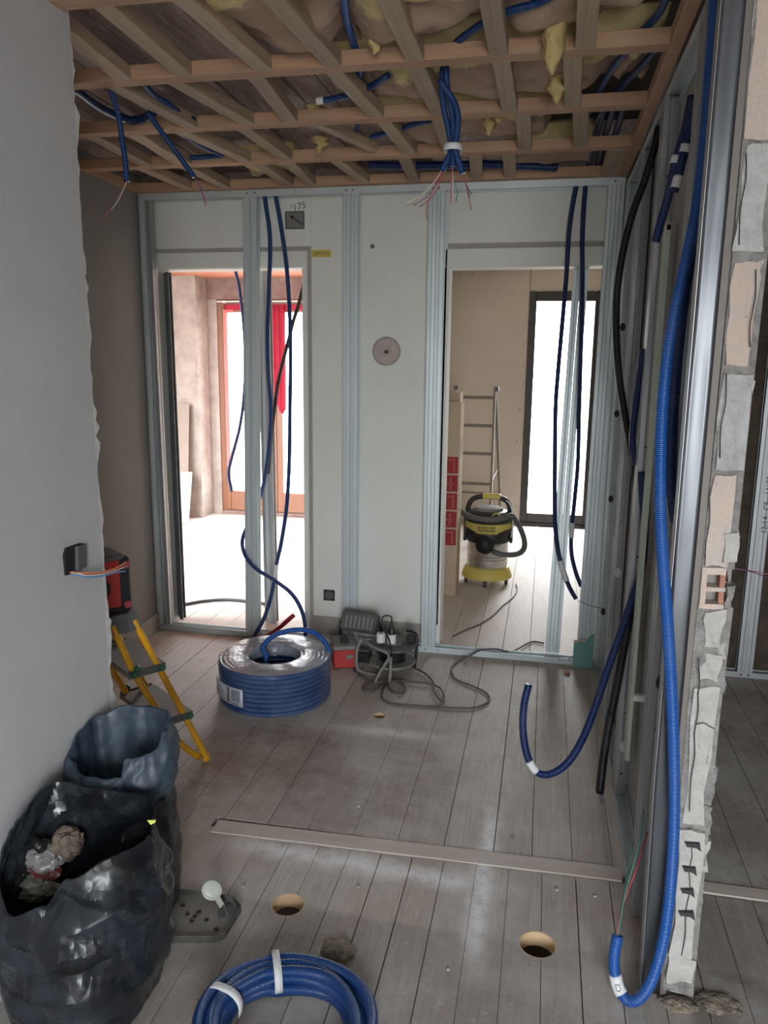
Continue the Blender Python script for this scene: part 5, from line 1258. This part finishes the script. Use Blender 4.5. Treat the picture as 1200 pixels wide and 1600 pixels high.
for s in (-1, 1):   # dark slanted facings flanking the yellow band's badge field
    m = MB(); 
    for j in range(2):
        for i in range(7):
            a = math.radians(-90 + s * (28 + i * 8)); z0 = .392 + (.0 if i else .0); z1 = .405 + .018 * min(1, i / 3)
            m.v.append(Vector((VX + .1745 * math.cos(a), VY + .1745 * .95 * math.sin(a), z0 + (z1 - z0) * j)))
    m.f = [(i, i + 1, i + 8, i + 7) for i in range(6)]; m.obj('band_edge', black, vac, solid=.003)
# arched handle
tobj('handle_arch', [(VX - .150, VY, .47), (VX - .152, VY, .56), (VX - .125, VY, .618), (VX - .07, VY, .640), (VX, VY, .645), (VX + .07, VY, .640), (VX + .125, VY, .618), (VX + .152, VY, .56), (VX + .150, VY, .47)], .019, black, vac, n=12)
MB().box(VX - .052, VX + .082, VY - .024, VY + .024, .626, .668).obj('grip', vacyellow, vac, bevel=.009)
MB().lathe([(.032, -.004), (.034, .006), (.026, .010), (.023, .0)], (VX + .065, VY - .145, .520), 24, 'Y', cap=False).obj('dial_ring', vacyellow, vac)
MB().lathe([(.023, .0), (.021, .008), (.002, .010)], (VX + .065, VY - .143, .520), 20, 'Y').obj('dial', blackrub, vac)
# hose lying over the front, looping on the right and plugged in below
hz = tobj('suction_hose', [(VX - .22, VY - .03, .585), (VX - .205, VY - .10, .562), (VX - .15, VY - .160, .530), (VX - .06, VY - .195, .512), (VX + .04, VY - .198, .512), (VX + .12, VY - .17, .525), (VX + .165, VY - .12, .535), (VX + .19, VY - .06, .50), (VX + .225, VY - .03, .44), (VX + .262, VY - .06, .36), (VX + .268, VY - .10, .30), (VX + .235, VY - .15, .268), (VX + .16, VY - .19, .262), (VX + .08, VY - .20, .272), (VX + .01, VY - .165, .300)], .0205, darkgrey, vac, n=14, step=.006, ribs=.0025)
tobj('hose_end', [(VX - .222, VY - .025, .588), (VX - .235, VY, .50), (VX - .240, VY + .01, .40), (VX - .238, VY + .01, .32)], .020, black, vac, n=12)
tobj('power_flex', [(VX + .07, VY + .02, .62), (VX + .13, VY - .02, .62), (VX + .166, VY - .06, .575), (VX + .178, VY - .07, .48), (VX + .176, VY - .06, .40), (VX + .17, VY - .05, .36)], .005, whitetape, vac, n=8)
bt = MB().prism([(-.052, -.013), (.052, -.013), (.052, .013), (-.052, .013)], -.001, .001)
text('K\u00c4RCHER', .030, basis((VX + .005, VY - .1672, .441), (1, 0, 0), (0, 0, 1)), blackink, vac, 'badge_lettering', .001, .86)
MB().box(VX - .055, VX + .060, VY - .1662, VY - .1635, .418, .4235).obj('badge_line', blackink, vac)
MB().box(VX - .062, VX - .056, VY - .1662, VY - .1635, .420, .452).obj('badge_bar', redink, vac)
# carton
bx = thing('cardboard_box', 'tall cardboard box with red print standing inside the right doorway', 'box', (-.95, 1.17, 0))
MB().box(-1.08, -.874, 1.09, 1.30, 0, 1.335).obj('carton', card, bx, bevel=.003)
MB().box(-1.075, -.879, 1.0885, 1.0905, 1.325, 1.345).obj('flap', card, bx)
for i, ch in enumerate('XIRIX'):
    z = .365 + i * .125
    MB().box(-.985, -.882, 1.0870, 1.0895, z, z + .112).obj('red_print_block', redink, bx)
    for k, (dx, dz, wx, wz) in enumerate(((-.034, .012, .010, .085), (.018 - .02 * (i % 2), .012, .010, .085), (-.024, .05 if i % 2 else .086, .044, .010))):
        MB().box(-.932 + dx, -.932 + dx + wx, 1.0866, 1.0871, z + dz, z + dz + wz).obj('print_stroke', redpale, bx)
MB().box(-.8745, -.8728, 1.17, 1.20, .98, 1.10).obj('red_mark', redink, bx)
for i in range(6): MB().box(-.8745, -.8728, 1.14 + (i % 2) * .005, 1.155, .60 + i * .035, .618 + i * .035).obj('print_mark', blackink, bx)
bx2 = thing('cardboard_box', 'second cardboard box just behind the red printed one, slightly taller', 'box', (-.98, 1.42, 0))
MB().box(-1.09, -.905, 1.31, 1.50, 0, 1.40).obj('carton', card, bx2, bevel=.004)
MB().box(-1.08, -.93, 1.305, 1.40, 1.398, 1.412).obj('flap', card, bx2)
# aluminium ladder
al = thing('aluminium_ladder', 'dull aluminium A frame ladder standing behind the vacuum in the right room', 'ladder', (-.93, 3.0, 0))
for x in (-1.125, -.765):
    MB().beam((x, 2.80, .0), (x + (.0 if x < -1 else -.012), 3.00, 1.385), .045, .022, up=(1, 0, 0)).obj('rail', alu, al, bevel=.003)
    MB().beam((x + (.0 if x < -1 else .075), 3.36, 0), (x + (0 if x < -1 else -.01), 3.06, 1.36), .020, .026, up=(1, 0, 0)).obj('rear_leg', alu, al, bevel=.003)
    MB().box(x - .022, x + .020, 2.985, 3.075, 1.350, 1.395).obj('hinge', darkgrey, al, bevel=.006)
    MB().box(x - .017, x + .017, 2.77, 2.83, 0, .03).obj('foot', black, al, bevel=.003)
for z in (.255, .525, .795, 1.045, 1.295):
    y = 2.80 + .2 * z / 1.385; tobj('rung', [(-1.125, y, z), (-.772, y, z)], .0145, alu, al, n=10)
tobj('rear_brace', [(-1.12, 3.28, .375), (-.71, 3.28, .375)], .009, alu, al, n=8)
tobj('stay', [(-.770, 2.88, .55), (-.735, 3.22, .62)], .004, alu, al, n=6)

# ================================================================== LEFT ROOM
pl = thing('plasterboard_sheet', 'tall brownish board leaning beside the window pillar in the left room', 'board', (-3.9, 3.05, 0))
MB().beam((-3.93, 2.99, .0), (-3.93, 3.12, 1.17), .245, .016, up=(0, 1, 0)).obj('board', simple('brown_board', (.28, .225, .19), .85, dirt=(.23, .19, .16), bstr=.05), pl)
pl2 = thing('plasterboard_sheet', 'short pale board leaning in front of the tall brownish one', 'board', (-3.78, 2.95, 0))
MB().beam((-3.80, 2.88, .0), (-3.80, 3.00, .50), .115, .016, up=(0, 1, 0)).obj('board', gypsum, pl2)
